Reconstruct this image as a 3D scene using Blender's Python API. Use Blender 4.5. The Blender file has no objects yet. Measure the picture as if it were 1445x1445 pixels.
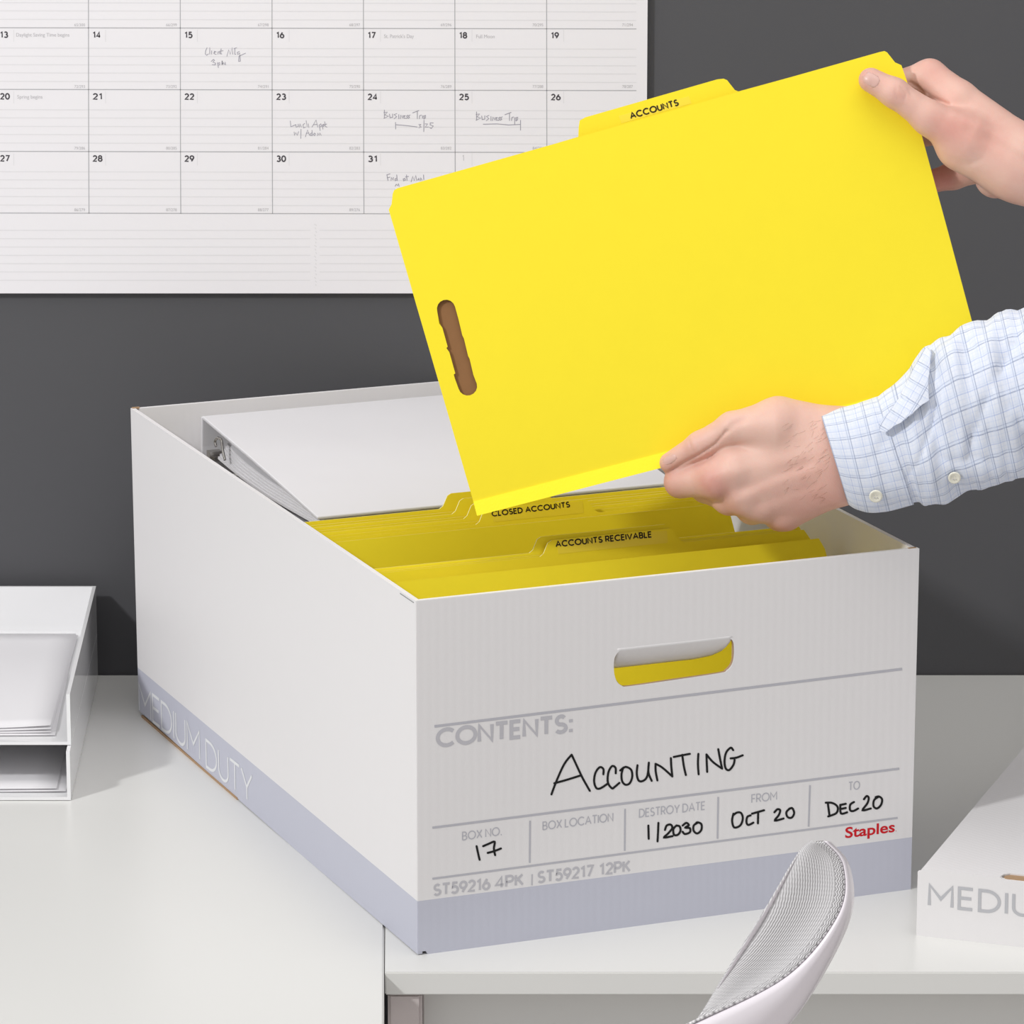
import bpy, bmesh, math, random
import numpy as np
from mathutils import Vector, Matrix
from mathutils.geometry import tessellate_polygon
random.seed(7)
SC = bpy.context.scene
COL = SC.collection
# ------------------------------------------------------------------ camera
Z0 = 0.74                       # desk top height
FPX, PITCH = 6700.0, 0.24540421
CAM = Vector((0.06525815, -3.11483993, 1.09670248 + Z0))
cd = bpy.data.cameras.new('camera'); cam = bpy.data.objects.new('camera', cd); COL.objects.link(cam)
cd.sensor_width = 36; cd.lens = FPX / 1445 * 36; cd.clip_start = .1; cd.clip_end = 60
cam.location = CAM; cam.rotation_euler = (math.pi / 2 - PITCH, 0, 0); SC.camera = cam
# ------------------------------------------------------------------ light
W = bpy.data.worlds.new('world'); SC.world = W; W.use_nodes = True
W.node_tree.nodes['Background'].inputs[0].default_value = (1.0, .985, .975, 1)
W.node_tree.nodes['Background'].inputs[1].default_value = .57
def area(name, loc, target, size, power, colr=(1, 1, 1)):
    l = bpy.data.lights.new(name, 'AREA'); l.shape = 'SQUARE'; l.size = size; l.energy = power; l.color = colr
    o = bpy.data.objects.new(name, l); COL.objects.link(o); o.location = loc
    o.rotation_euler = (Vector(target) - Vector(loc)).to_track_quat('-Z', 'Y').to_euler(); return o
area('key_softbox', (-2.25, -1.88, Z0 + 2.35), (0.1, .35, Z0 + .15), .26, 68, (1, 1, 1))
area('overhead_fill', (.35, -.1, Z0 + 1.75), (.30, .25, Z0), 1.3, 9.5, (1, .97, .955))  # added fill from above, no known lamp: lifts the shadowed desk and lid tops
vs = SC.view_settings; vs.view_transform = 'Standard'; vs.look = 'None'; vs.gamma = 1; vs.exposure = 0; vs.use_curve_mapping = False

# ------------------------------------------------------------------ geometry helpers
cp, sp = math.cos(PITCH), math.sin(PITCH)
FW = Vector((0, cp, -sp)); UP = Vector((0, sp, cp)); RT = Vector((1, 0, 0))
def ray(x, y): return FW + RT * ((x - 722.5) / FPX) - UP * ((y - 722.5) / FPX)
def atd(x, y, d): return CAM + ray(x, y) * d
def onz(x, y, h): r = ray(x, y); return CAM + r * ((Z0 + h - CAM.z) / r.z)
def onp(x, y, P0, n): r = ray(x, y); return CAM + r * ((P0 - CAM).dot(n) / r.dot(n))
YAW = .38518421
EX = Vector((math.cos(YAW), math.sin(YAW), 0)); EY = Vector((-math.sin(YAW), math.cos(YAW), 0)); EZ = Vector((0, 0, 1))
BO = Vector((0, 0, Z0))
def bx(u, v, h): return BO + EX * u + EY * v + EZ * h
BW, BD, BH = .381, .633, .254

def link(name, me, mat=None, parent=None, smooth=False):
    o = bpy.data.objects.new(name, me); COL.objects.link(o)
    if mat is not None:
        for m in (mat if isinstance(mat, (list, tuple)) else [mat]): me.materials.append(m)
    if parent is not None: o.parent = parent
    if smooth:
        for p in me.polygons: p.use_smooth = True
    return o
def raw(name, V, F, mat=None, parent=None, smooth=False):
    me = bpy.data.meshes.new(name); me.from_pydata([tuple(v) for v in V], [], F); me.update()
    return link(name, me, mat, parent, smooth)
def frombm(name, bm, mat=None, parent=None, smooth=False):
    me = bpy.data.meshes.new(name); bm.normal_update(); bm.to_mesh(me); bm.free(); return link(name, me, mat, parent, smooth)
def thing(name, label, cat, group=None):
    o = bpy.data.objects.new(name, None); COL.objects.link(o); o.empty_display_size = .05
    return tag(o, label, cat, group)
def tag(o, label=None, cat=None, group=None, kind=None):
    if label: o['label'] = label
    if cat: o['category'] = cat
    if group: o['group'] = group
    if kind: o['kind'] = kind
    return o
def recentre(e, loc):
    """move an Empty to the thing's base, keeping its children where they are"""
    loc = Vector(loc)
    e.location = loc
    for c in e.children: c.location = c.location - loc

def plate_bm(bm, outer, holes, T, n, th, mi=None):
    """flat plate: outline + holes in 2-D, T maps to 3-D (front face), thickness th behind along -n"""
    loops = [outer] + list(holes)
    flat = [p for l in loops for p in l]
    tris = tessellate_polygon([[Vector((p[0], p[1], 0)) for p in l] for l in loops])
    front = [bm.verts.new(T(*p)) for p in flat]
    back = [bm.verts.new(Vector(T(*p)) - n * th) for p in flat]
    fs = []
    for t in tris:
        try:
            fs.append(bm.faces.new([front[i] for i in t])); fs.append(bm.faces.new([back[i] for i in reversed(t)]))
        except ValueError: pass
    k = 0
    for l in loops:
        m = len(l)
        for i in range(m):
            j = (i + 1) % m
            try: fs.append(bm.faces.new([front[k + i], front[k + j], back[k + j], back[k + i]]))
            except ValueError: pass
        k += m
    bmesh.ops.recalc_face_normals(bm, faces=fs)
    if mi is not None:
        for f in fs:
            if abs(f.normal.dot(n)) < .5: f.material_index = mi
    return fs
def plate(name, outer, T, n, th, mat, parent=None, holes=(), mi=None):
    bm = bmesh.new(); plate_bm(bm, outer, holes, T, n, th, mi); return frombm(name, bm, mat, parent)
def hexa(bm, P):
    """8 points: bottom 4 ccw, top 4 ccw"""
    v = [bm.verts.new(p) for p in P]
    fs = [bm.faces.new([v[i] for i in f]) for f in ((3, 2, 1, 0), (4, 5, 6, 7), (0, 1, 5, 4), (1, 2, 6, 5), (2, 3, 7, 6), (3, 0, 4, 7))]
    bmesh.ops.recalc_face_normals(bm, faces=fs); return fs
def box_bm(bm, a, b, T=lambda x, y, z: Vector((x, y, z))):
    (x0, y0, z0), (x1, y1, z1) = a, b
    return hexa(bm, [T(x0, y0, z0), T(x1, y0, z0), T(x1, y1, z0), T(x0, y1, z0), T(x0, y0, z1), T(x1, y0, z1), T(x1, y1, z1), T(x0, y1, z1)])
def box(name, a, b, mat, parent=None, T=lambda x, y, z: Vector((x, y, z)), bev=0):
    bm = bmesh.new(); box_bm(bm, a, b, T)
    if bev: bmesh.ops.bevel(bm, geom=bm.edges[:], offset=bev, segments=3, affect='EDGES', profile=.6)
    return frombm(name, bm, mat, parent, False)
def tube_bm(bm, pts, rad, seg=12, cap=True):
    rings = []; n = len(pts); pts = [Vector(p) for p in pts]
    prev = None
    for i, p in enumerate(pts):
        t = (pts[min(i + 1, n - 1)] - pts[max(i - 1, 0)]).normalized()
        a = prev if prev is not None else (Vector((0, 0, 1)) if abs(t.z) < .9 else Vector((1, 0, 0)))
        x = (a - t * a.dot(t)).normalized(); prev = x; y = t.cross(x)
        r = rad[i] if isinstance(rad, (list, tuple)) else rad
        rings.append([bm.verts.new(p + (x * math.cos(k * 2 * math.pi / seg) + y * math.sin(k * 2 * math.pi / seg)) * r) for k in range(seg)])
    fs = []
    for i in range(n - 1):
        for k in range(seg): fs.append(bm.faces.new([rings[i][k], rings[i][(k + 1) % seg], rings[i + 1][(k + 1) % seg], rings[i + 1][k]]))
    if cap: fs.append(bm.faces.new(rings[0][::-1])); fs.append(bm.faces.new(rings[-1]))
    bmesh.ops.recalc_face_normals(bm, faces=fs)
def rrect(x0, y0, x1, y1, r, n=6):
    o = []
    for cx, cy, a in ((x1 - r, y1 - r, 0), (x0 + r, y1 - r, 90), (x0 + r, y0 + r, 180), (x1 - r, y0 + r, 270)):
        for k in range(n + 1):
            t = math.radians(a + 90 * k / n); o.append((cx + r * math.cos(t), cy + r * math.sin(t)))
    return o
def smoothpts(P, n=5):
    """Catmull-Rom through the points"""
    if len(P) < 3: return P
    o = []
    for i in range(len(P) - 1):
        p0 = P[max(i - 1, 0)]; p1 = P[i]; p2 = P[i + 1]; p3 = P[min(i + 2, len(P) - 1)]
        for k in range(n):
            t = k / n
            o.append(tuple(.5 * ((2 * p1[j]) + (-p0[j] + p2[j]) * t + (2 * p0[j] - 5 * p1[j] + 4 * p2[j] - p3[j]) * t * t + (-p0[j] + 3 * p1[j] - 3 * p2[j] + p3[j]) * t ** 3) for j in range(len(p1))))
    o.append(tuple(P[-1])); return o

# ------------------------------------------------------------------ materials
def mat(name, col, rough=.5, bump=0, bscale=200, spec=.5, sss=0, metal=0, noise=0, nscale=20, coat=0, sheen=0):
    m = bpy.data.materials.new(name); m.use_nodes = True; nt = m.node_tree; b = nt.nodes['Principled BSDF']
    b.inputs['Base Color'].default_value = (*col, 1); b.inputs['Roughness'].default_value = rough
    b.inputs['Specular IOR Level'].default_value = spec; b.inputs['Metallic'].default_value = metal
    if coat: b.inputs['Coat Weight'].default_value = coat; b.inputs['Coat Roughness'].default_value = .08
    if sss:
        b.inputs['Subsurface Weight'].default_value = sss; b.inputs['Subsurface Radius'].default_value = (1, .35, .2); b.inputs['Subsurface Scale'].default_value = .004
    tc = nt.nodes.new('ShaderNodeTexCoord')
    if bump:
        no = nt.nodes.new('ShaderNodeTexNoise'); no.inputs['Scale'].default_value = bscale; no.inputs['Detail'].default_value = 3
        bu = nt.nodes.new('ShaderNodeBump'); bu.inputs['Strength'].default_value = bump; bu.inputs['Distance'].default_value = .001
        nt.links.new(tc.outputs['Object'], no.inputs['Vector']); nt.links.new(no.outputs[0], bu.inputs['Height']); nt.links.new(bu.outputs[0], b.inputs['Normal'])
    if noise:
        no = nt.nodes.new('ShaderNodeTexNoise'); no.inputs['Scale'].default_value = nscale; no.inputs['Detail'].default_value = 4
        mx = nt.nodes.new('ShaderNodeMix'); mx.data_type = 'RGBA'
        mx.inputs[6].default_value = (*[c * (1 - noise) for c in col], 1); mx.inputs[7].default_value = (*[min(1, c * (1 + noise)) for c in col], 1)
        nt.links.new(tc.outputs['Object'], no.inputs['Vector']); nt.links.new(no.outputs[0], mx.inputs[0]); nt.links.new(mx.outputs[2], b.inputs['Base Color'])
    return m
def srgb(r, g, b): return tuple(((c / 255 + .055) / 1.055) ** 2.4 if c > 10 else c / 255 / 12.92 for c in (r, g, b))
M = {}
M['wall'] = mat('wall_paint', (.092, .092, .099), .7, .1, 300, .25)
M['floor'] = mat('floor_vinyl', (.66, .63, .61), .5, 0)
M['desk'] = mat('desk_laminate', (.765, .765, .742), .3, .02, 60, .5)
M['deskleg'] = mat('desk_leg_paint', (.60, .54, .53), .35)
M['paper'] = mat('white_paper', (.82, .81, .83), .7, .05, 400, .2)
M['calpaper'] = mat('calendar_paper', (.83, .815, .84), .75, .03, 300, .15)
M['rule'] = mat('grey_ink', (.42, .42, .44), .8, spec=.1)
M['faint'] = mat('faint_ink', (.745, .735, .755), .8, spec=.1)
M['dateink'] = mat('date_ink', (.075, .07, .08), .8, spec=.1)
M['pencil'] = mat('pencil_ink', (.33, .32, .38), .8, spec=.1)
M['tiny'] = mat('tiny_grey_ink', (.52, .51, .53), .8, spec=.1)
M['marker'] = mat('black_marker', (.01, .01, .011), .5, spec=.2)
M['black'] = mat('black_label_ink', (.018, .012, .01), .5, spec=.2)
M['yellow'] = mat('yellow_pressboard', (.92, .755, .028), .6, .06, 500, .2, noise=.015, nscale=60)
M['yedge'] = mat('yellow_cut_edge', (.98, .93, .46), .6)
M['spine'] = mat('yellow_cloth_spine', (.96, .84, .012), .5, .2, 900, .35)
M['ylabel'] = mat('clear_tab_label', (.90, .72, .028), .3, spec=.5)
M['brown'] = mat('brown_pressboard', srgb(140, 101, 66), .7, .1, 400, .2, noise=.05, nscale=120)
M['kraft'] = mat('kraft_cardboard', srgb(176, 146, 116), .8, .2, 500, .1, noise=.1, nscale=200)
M['red'] = mat('red_ink', srgb(205, 25, 38), .5, spec=.2)
M['boxgrey'] = mat('box_grey_ink', (.50, .50, .545), .6, spec=.15)
M['boxgrey2'] = mat('box_pale_ink', (.53, .525, .56), .6, spec=.15)
M['boxwhite'] = mat('box_white_ink', (.80, .81, .83), .6, spec=.15)
M['binder'] = mat('white_vinyl', (.80, .79, .81), .33, .9, 13, .5)
M['metal'] = mat('ring_metal', (.55, .53, .5), .25, metal=1)
M['tray'] = mat('white_gloss_plastic', (.84, .84, .85), .08, spec=.55)
M['shell'] = mat('white_chair_plastic', (.90, .85, .90), .2, spec=.5)
M['button'] = mat('pearl_button', (.80, .78, .66), .15, spec=.7, coat=.5)
M['nail'] = mat('fingernail', (.72, .42, .36), .35, spec=.5, sss=.15)
M['dark'] = mat('dark_gap', (.03, .03, .03), .9)

def cardboard(name, band):
    """white coated corrugated board, printed grey band near the base, faint vertical flutes"""
    m = mat(name, (.80, .785, .79), .55, spec=.2); nt = m.node_tree; b = nt.nodes['Principled BSDF']
    tc = nt.nodes.new('ShaderNodeTexCoord'); sx = nt.nodes.new('ShaderNodeSeparateXYZ'); nt.links.new(tc.outputs['Object'], sx.inputs[0])
    if band:
        lt = nt.nodes.new('ShaderNodeMath'); lt.operation = 'LESS_THAN'; lt.inputs[1].default_value = .0395
        nt.links.new(sx.outputs[2], lt.inputs[0])
        mx = nt.nodes.new('ShaderNodeMix'); mx.data_type = 'RGBA'; mx.inputs[6].default_value = (.80, .785, .79, 1); mx.inputs[7].default_value = (.55, .56, .645, 1)
        nt.links.new(lt.outputs[0], mx.inputs[0]); nt.links.new(mx.outputs[2], b.inputs['Base Color'])
    ad = nt.nodes.new('ShaderNodeMath'); ad.operation = 'ADD'; nt.links.new(sx.outputs[0], ad.inputs[0]); nt.links.new(sx.outputs[1], ad.inputs[1])
    ml = nt.nodes.new('ShaderNodeMath'); ml.operation = 'MULTIPLY'; ml.inputs[1].default_value = 2 * math.pi / .0062; nt.links.new(ad.outputs[0], ml.inputs[0])
    sn = nt.nodes.new('ShaderNodeMath'); sn.operation = 'SINE'; nt.links.new(ml.outputs[0], sn.inputs[0])
    no = nt.nodes.new('ShaderNodeTexNoise'); no.inputs['Scale'].default_value = 25; mp = nt.nodes.new('ShaderNodeMapping'); mp.inputs['Scale'].default_value = (1, 1, .12)
    nt.links.new(tc.outputs['Object'], mp.inputs[0]); nt.links.new(mp.outputs[0], no.inputs['Vector'])
    mu = nt.nodes.new('ShaderNodeMath'); mu.operation = 'MULTIPLY_ADD'; mu.inputs[1].default_value = .25; nt.links.new(sn.outputs[0], mu.inputs[0]); nt.links.new(no.outputs[0], mu.inputs[2])
    bu = nt.nodes.new('ShaderNodeBump'); bu.inputs['Strength'].default_value = .12; bu.inputs['Distance'].default_value = .0006
    nt.links.new(mu.outputs[0], bu.inputs['Height']); nt.links.new(bu.outputs[0], b.inputs['Normal'])
    return m
M['card'] = cardboard('white_cardboard', False); M['cardband'] = cardboard('banded_cardboard', True)

# ------------------------------------------------------------------ lettering
def arc(cx, cy, rx, ry, a0, a1, n=14):
    return [(cx + rx * math.cos(math.radians(a0 + (a1 - a0) * k / n)), cy + ry * math.sin(math.radians(a0 + (a1 - a0) * k / n))) for k in range(n + 1)]
Pb = [(0, 0), (0, 1), (.3, 1)] + arc(.3, .72, .26, .28, 90, -90) + [(0, .44)]
GL = {
 'A': (.8, [[(0, 0), (.4, 1), (.8, 0)], [(.14, .33), (.66, .33)]]),
 'B': (.58, [[(0, 0), (0, 1), (.3, 1)] + arc(.3, .76, .22, .24, 90, -90) + [(0, .52)], [(.3, .52)] + arc(.3, .26, .27, .26, 90, -90) + [(0, 0)]]),
 'C': (.86, [arc(.5, .5, .5, .5, 45, 315, 24)]),
 'D': (.74, [[(0, 0), (0, 1), (.26, 1)] + arc(.26, .5, .48, .5, 90, -90) + [(0, 0)]]),
 'E': (.5, [[(.5, 1), (0, 1), (0, 0), (.5, 0)], [(0, .52), (.45, .52)]]),
 'F': (.48, [[(.48, 1), (0, 1), (0, 0)], [(0, .5), (.43, .5)]]),
 'I': (0, [[(0, 0), (0, 1)]]),
 'K': (.56, [[(0, 0), (0, 1)], [(.52, 1), (0, .42)], [(.17, .6), (.56, 0)]]),
 'L': (.44, [[(0, 1), (0, 0), (.44, 0)]]),
 'M': (.86, [[(0, 0), (0, 1), (.43, .36), (.86, 1), (.86, 0)]]),
 'N': (.7, [[(0, 0), (0, 1), (.7, 0), (.7, 1)]]),
 'O': (1., [arc(.5, .5, .5, .5, 90, 450, 32)]),
 'P': (.56, [Pb]),
 'R': (.58, [Pb, [(.28, .44), (.58, 0)]]),
 'S': (.56, [arc(.28, .745, .235, .255, 35, 270) + arc(.28, .245, .28, .245, 90, -150)]),
 'T': (.64, [[(0, 1), (.64, 1)], [(.32, 1), (.32, 0)]]),
 'U': (.66, [[(0, 1)] + arc(.33, .33, .33, .33, 180, 360) + [(.66, 1)]]),
 'V': (.76, [[(0, 1), (.38, 0), (.76, 1)]]),
 'X': (.66, [[(0, 0), (.66, 1)], [(0, 1), (.66, 0)]]),
 'Y': (.7, [[(0, 1), (.35, .45), (.7, 1)], [(.35, .45), (.35, 0)]]),
 '0': (.6, [arc(.3, .5, .3, .5, 90, 450, 28)]),
 '1': (.34, [[(.02, .8), (.26, 1), (.26, 0)]]),
 '2': (.56, [arc(.28, .72, .26, .28, 165, -42) + [(0, 0), (.56, 0)]]),
 '3': (.56, [arc(.28, .75, .23, .25, 150, -90), arc(.28, .26, .28, .26, 90, -150)]),
 '4': (.62, [[(.46, 0), (.46, 1), (0, .25), (.62, .25)]]),
 '5': (.54, [[(.5, 1), (.12, 1), (.06, .56)] + arc(.25, .32, .29, .32, 125, -145)]),
 '6': (.58, [arc(.29, .31, .29, .31, 90, 450, 22), [(.04, .45), (.36, 1)]]),
 '7': (.54, [[(0, 1), (.54, 1), (.15, 0)]]),
 '8': (.56, [arc(.28, .76, .23, .24, 90, 450, 20), arc(.28, .27, .28, .27, 90, 450, 20)]),
 '9': (.58, [arc(.29, .69, .29, .31, 90, 450, 22), [(.54, .55), (.22, 0)]]),
 '|': (0, [[(0, -.1), (0, 1.1)]]), ':': (.06, [[(.06, -.06), (.06, .13)], [(.06, .56), (.06, .75)]]), '.': (.04, [[(.04, -.06), (.04, .07)]]), "'": (0, [[(0, .8), (0, 1)]]), ' ': (.12, []),
}
def layout(text, gap=.22):
    x = 0; P = []
    for ch in text:
        w, pl = GL[ch]
        for l in pl: P.append([(x + a, b) for a, b in l])
        x += w + gap
    return P, x - gap
def ribbon(P, w, caps=False):
    """2-D stroke with mitred joins -> verts, faces"""
    V = []; F = []
    for li_, l in enumerate(P):
        start = len(V)
        l = [l[0]] + [q for p, q in zip(l, l[1:]) if (p[0] - q[0]) ** 2 + (p[1] - q[1]) ** 2 > 1e-14]
        if len(l) < 2: continue
        closed = (l[0][0] - l[-1][0]) ** 2 + (l[0][1] - l[-1][1]) ** 2 < 1e-10 and len(l) > 3
        if closed: l = l[:-1]
        n = len(l); base = len(V)
        for i in range(n):
            p = l[i]
            a = l[i - 1] if (i > 0 or closed) else None; b = l[(i + 1) % n] if (i < n - 1 or closed) else None
            def nrm(s, t): dx, dy = t[0] - s[0], t[1] - s[1]; L = math.hypot(dx, dy); return (-dy / L, dx / L)
            if a is None: m = nrm(p, b); k = 1
            elif b is None: m = nrm(a, p); k = 1
            else:
                n1, n2 = nrm(a, p), nrm(p, b); mx, my = n1[0] + n2[0], n1[1] + n2[1]; L = math.hypot(mx, my)
                if L < .35: m = n1; k = 1
                else: m = (mx / L, my / L); k = min(2 / L, 1.45)
            V.append((p[0] + m[0] * w / 2 * k, p[1] + m[1] * w / 2 * k)); V.append((p[0] - m[0] * w / 2 * k, p[1] - m[1] * w / 2 * k))
        for i in range(n - (0 if closed else 1)):
            j = (i + 1) % n; F.append((base + 2 * i, base + 2 * i + 1, base + 2 * j + 1, base + 2 * j))
        if caps:
            for p in ([l[0], l[-1]] if not closed else []):
                b0 = len(V)
                for k in range(8): V.append((p[0] + w / 2 * math.cos(k * math.pi / 4), p[1] + w / 2 * math.sin(k * math.pi / 4)))
                F.append(tuple(range(b0, b0 + 8)))
        for i in range(start, len(V)): V[i] = (V[i][0], V[i][1], (li_ % 5) * 5e-6 + (2.5e-6 if i >= start + 2 * n else 0))   # strokes that cross lie on top of one another
    return V, F
class Ink:
    """collects flat print on one plane (P0, n) and links it as one mesh"""
    def __init__(s, P0, n, lift=.00012): s.P0 = P0; s.n = n; s.lift = lift; s.V = []; s.F = []
    def add(s, V, F):
        b = len(s.V); s.V += V; s.F += [tuple(b + i for i in f) for f in F]
    def pix(s, P, w, k=(0, 0, 1), caps=True, smooth=True):
        """strokes given in photo pixels; k = (origin x, origin y, zoom)"""
        out = []
        for l in P:
            l = [(k[0] + a / k[2], k[1] + b / k[2]) for a, b in l]
            out.append(smoothpts(l, 4) if smooth else l)
        V, F = ribbon(out, w, caps); s.add([onp(a, b, s.P0, s.n) + s.n * (s.lift + c) for a, b, c in V], F)
    def frame(s, p0, p1, cap):
        A = onp(*p0, s.P0, s.n); B = onp(*p1, s.P0, s.n); C = onp(p0[0], p0[1] - cap, s.P0, s.n)
        d = (B - A); L = d.length; d.normalize(); u = d.cross(s.n); u = -u if u.dot(C - A) < 0 else u
        return A, d, u, L, abs((C - A).dot(u))
    def text(s, t, p0, p1, cap, w, gap=.22):
        A, d, u, L, h = s.frame(p0, p1, cap); P, tw = layout(t, gap)
        kx = (L - w * h) / max(tw, 1e-6) if tw > .01 else h
        kh = h * (1 - w)
        P = [[(w * h / 2 + a * kx, w * h / 2 + b * kh) for a, b in l] for l in P]
        V, F = ribbon(P, w * h); s.add([A + d * a + u * b + s.n * (s.lift + c) for a, b, c in V], F)
    def font(s, t, p0, p1, cap, off=0):
        A, d, u, L, h = s.frame(p0, p1, cap)
        c = bpy.data.curves.new('lettering', 'FONT'); c.body = t; c.offset = off; c.resolution_u = 4
        o = bpy.data.objects.new('lettering', c); COL.objects.link(o); bpy.context.view_layer.update()
        me = bpy.data.meshes.new_from_object(o.evaluated_get(bpy.context.evaluated_depsgraph_get()))
        xs = [v.co.x for v in me.vertices]; x0, x1 = min(xs), max(xs); kx = L / (x1 - x0); ky = h / .69
        s.add([A + d * ((v.co.x - x0) * kx) + u * (v.co.y * ky) + s.n * s.lift for v in me.vertices], [tuple(p.vertices) for p in me.polygons])
        bpy.data.objects.remove(o); bpy.data.meshes.remove(me); bpy.data.curves.remove(c)
    def build(s, name, m, parent):
        return raw(name, s.V, s.F, m, parent)
def written(P0, n, lift, strokes, w, k, keys, name, m, parent, smooth=True, local=False):
    """strokes sorted into separate written notes by a key function, each its own part"""
    groups = {}
    for l in strokes: groups.setdefault(keys(*l[0]), []).append(l)
    for g_ in groups.values():
        q = Ink(P0, n, lift); q.pix(g_, w, k, smooth=smooth); o = q.build(name, m, parent)
        if local: tolocal(o)

# ------------------------------------------------------------------ setting
WY = .7042
wall = box('wall_back', (-2.6, WY, 0), (2.6, WY + .1, 2.7), M['wall']); tag(wall, kind='structure')
fl = box('floor', (-2.6, -3.6, -.05), (2.6, WY + .1, 0), M['floor']); tag(fl, kind='structure')

# ------------------------------------------------------------------ desks
SEAM = (onz(543, 1300, 0).x + onz(541, 1445, 0).x) / 2
SA, SB = -.0888, -.0888
s0, s1 = onz(543, 1309, 0), onz(542, 1445, 0)
def seamx(y): return s0.x + (s1.x - s0.x) * (y - s0.y) / (s1.y - s0.y)
FY = onz(722, 1372, 0).y
d1 = thing('desk', 'long white laminate desk with a thin front edge, right of the seam, under the chair', 'desk')
TH = .0165
bm = bmesh.new()
g = .0003
hexa(bm, [(seamx(FY) + g, FY, Z0 - TH), (1.55, FY, Z0 - TH), (1.55, WY - .001, Z0 - TH), (seamx(WY) + g, WY - .001, Z0 - TH),
          (seamx(FY) + g, FY, Z0), (1.55, FY, Z0), (1.55, WY - .001, Z0), (seamx(WY) + g, WY - .001, Z0)])
bmesh.ops.bevel(bm, geom=bm.edges[:], offset=.0008, segments=2, affect='EDGES')
frombm('desktop', bm, M['desk'], d1)
lx = onz(545, 1420, 0).x
for (a, y0) in ((seamx(FY) + .002, FY + .004), (seamx(FY) + .002, WY - .06), (1.5, FY + .004), (1.5, WY - .06)):
    bm = bmesh.new(); box_bm(bm, (a, y0, 0), (a + .0235, y0 + .04, Z0 - TH - .0005)); bmesh.ops.bevel(bm, geom=bm.edges[:], offset=.002, segments=2, affect='EDGES')
    frombm('leg', bm, M['deskleg'], d1)
box('frame_rail', (seamx(FY) + .0265, WY - .05, Z0 - .12), (1.499, WY - .03, Z0 - TH - .0005), M['deskleg'], d1)
box('front_apron', (seamx(FY) + .0265, FY + .03, Z0 - .20), (1.499, FY + .046, Z0 - TH - .0005), M['desk'], d1)
recentre(d1, (.7, .33, 0))
d2 = thing('desk', 'white laminate desk left of the seam, reaching further forward, with the letter tray on it', 'desk')
LY = -.62
bm = bmesh.new()
hexa(bm, [(-1.4, LY, Z0 - .035), (seamx(LY) - g, LY, Z0 - .035), (seamx(WY) - g, WY - .001, Z0 - .035), (-1.4, WY - .001, Z0 - .035),
          (-1.4, LY, Z0), (seamx(LY) - g, LY, Z0), (seamx(WY) - g, WY - .001, Z0), (-1.4, WY - .001, Z0)])
bmesh.ops.bevel(bm, geom=bm.edges[:], offset=.0012, segments=2, affect='EDGES')
frombm('desktop', bm, M['desk'], d2)
for (a, y0) in ((-1.38, LY + .02), (-1.38, WY - .08), (-.55, LY + .02), (seamx(WY) - .05, WY - .08)):
    box('leg', (a, y0, 0), (a + .04, y0 + .04, Z0 - .0355), M['deskleg'], d2, bev=.002)
recentre(d2, (-.75, .05, 0))

# ------------------------------------------------------------------ wall calendar
CY = WY - .0065; WN = Vector((0, -1, 0)); WP = Vector((0, CY, 0))
def cal(x, y): return onp(x, y, WP, WN)
a = cal(0, 414); b = cal(912.5, 200); top = cal(500, -420)
calo = thing('wall_calendar', 'large white month calendar with ruled day boxes hung on the dark grey wall', 'calendar')
bm = bmesh.new(); left = a.x - .17
box_bm(bm, (left, CY, a.z), (b.x, CY + .0012, top.z)); frombm('sheet', bm, M['calpaper'], calo)
box('backing_pad', (left + .001, CY + .0014, a.z + .0012), (b.x - .0012, WY - .0002, top.z - .001), mat('pad_paper', (.6, .59, .6), .8), calo)
CX = [-4.5 - 129.4, -4.5, 125, 254.5, 384, 513, 642, 771.5]
RY = [-134.5, -47.5, 40, 127, 214.5, 301.5]
ink = Ink(WP, WN, .0001)
for y in RY: ink.pix([[(-300, y - 1.5), (898, y + .8)]], 1.1, caps=False)
for x in CX: ink.pix([[(x - .6, -400), (x, 130), (x + .6, 301.5)]], 1.1, caps=False)
ink.build('printed_grid', M['rule'], calo)
ink = Ink(WP, WN, .00008)
for r, y in enumerate(RY[:-1]):
    for dy in (28.5, 40, 52, 63.5, 75.5): ink.pix([[(-300, y + dy - 1.3), (898, y + dy + .8)]], 1.0, caps=False)
for k in range(7): ink.pix([[(-300, 325 + 11.75 * k), (438, 325 + 11.75 * k)]], 1.0, caps=False); ink.pix([[(451, 325 + 11.75 * k), (898, 325 + 11.75 * k)]], 1.0, caps=False)
for k in range(18): ink.pix([[(443.5 + (k % 3), 316 + 5 * k), (447 - (k % 2), 318.4 + 5 * k)]], 1.3, caps=False)
for r in (-47.5, 40, 127, 214.5):
    for x in CX[1:]: ink.pix([[(x + 24, r + 2), (x + 24, r + 19)]], .8, caps=False)
tag(ink.build('ruled_lines', M['faint'], calo), kind='stuff')
for r, row in enumerate(((6, 7, 8, 9, 10, 11, 12), (13, 14, 15, 16, 17, 18, 19), (20, 21, 22, 23, 24, 25, 26), (27, 28, 29, 30, 31))):
    y = (-47.5, 40, 127, 214.5)[r] + 13.6
    for c, v in enumerate(row):
        x = (CX[1] + 4.6 if c == 0 else CX[c + 1] + 5.8); w = 11.5 if str(v)[0] == '1' else 14
        if v < 10: w = 7
        ink = Ink(WP, WN, .00014); ink.text(str(v), (x, y + .6 * c * .3), (x + w, y + .6 * c * .3), 9.4, .2, .28); ink.build('date_numeral', M['dateink'], calo)
ink = Ink(WP, WN, .00014)
ink.text('1', (652.5, 227), (655, 227), 8.5, .1)
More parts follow.
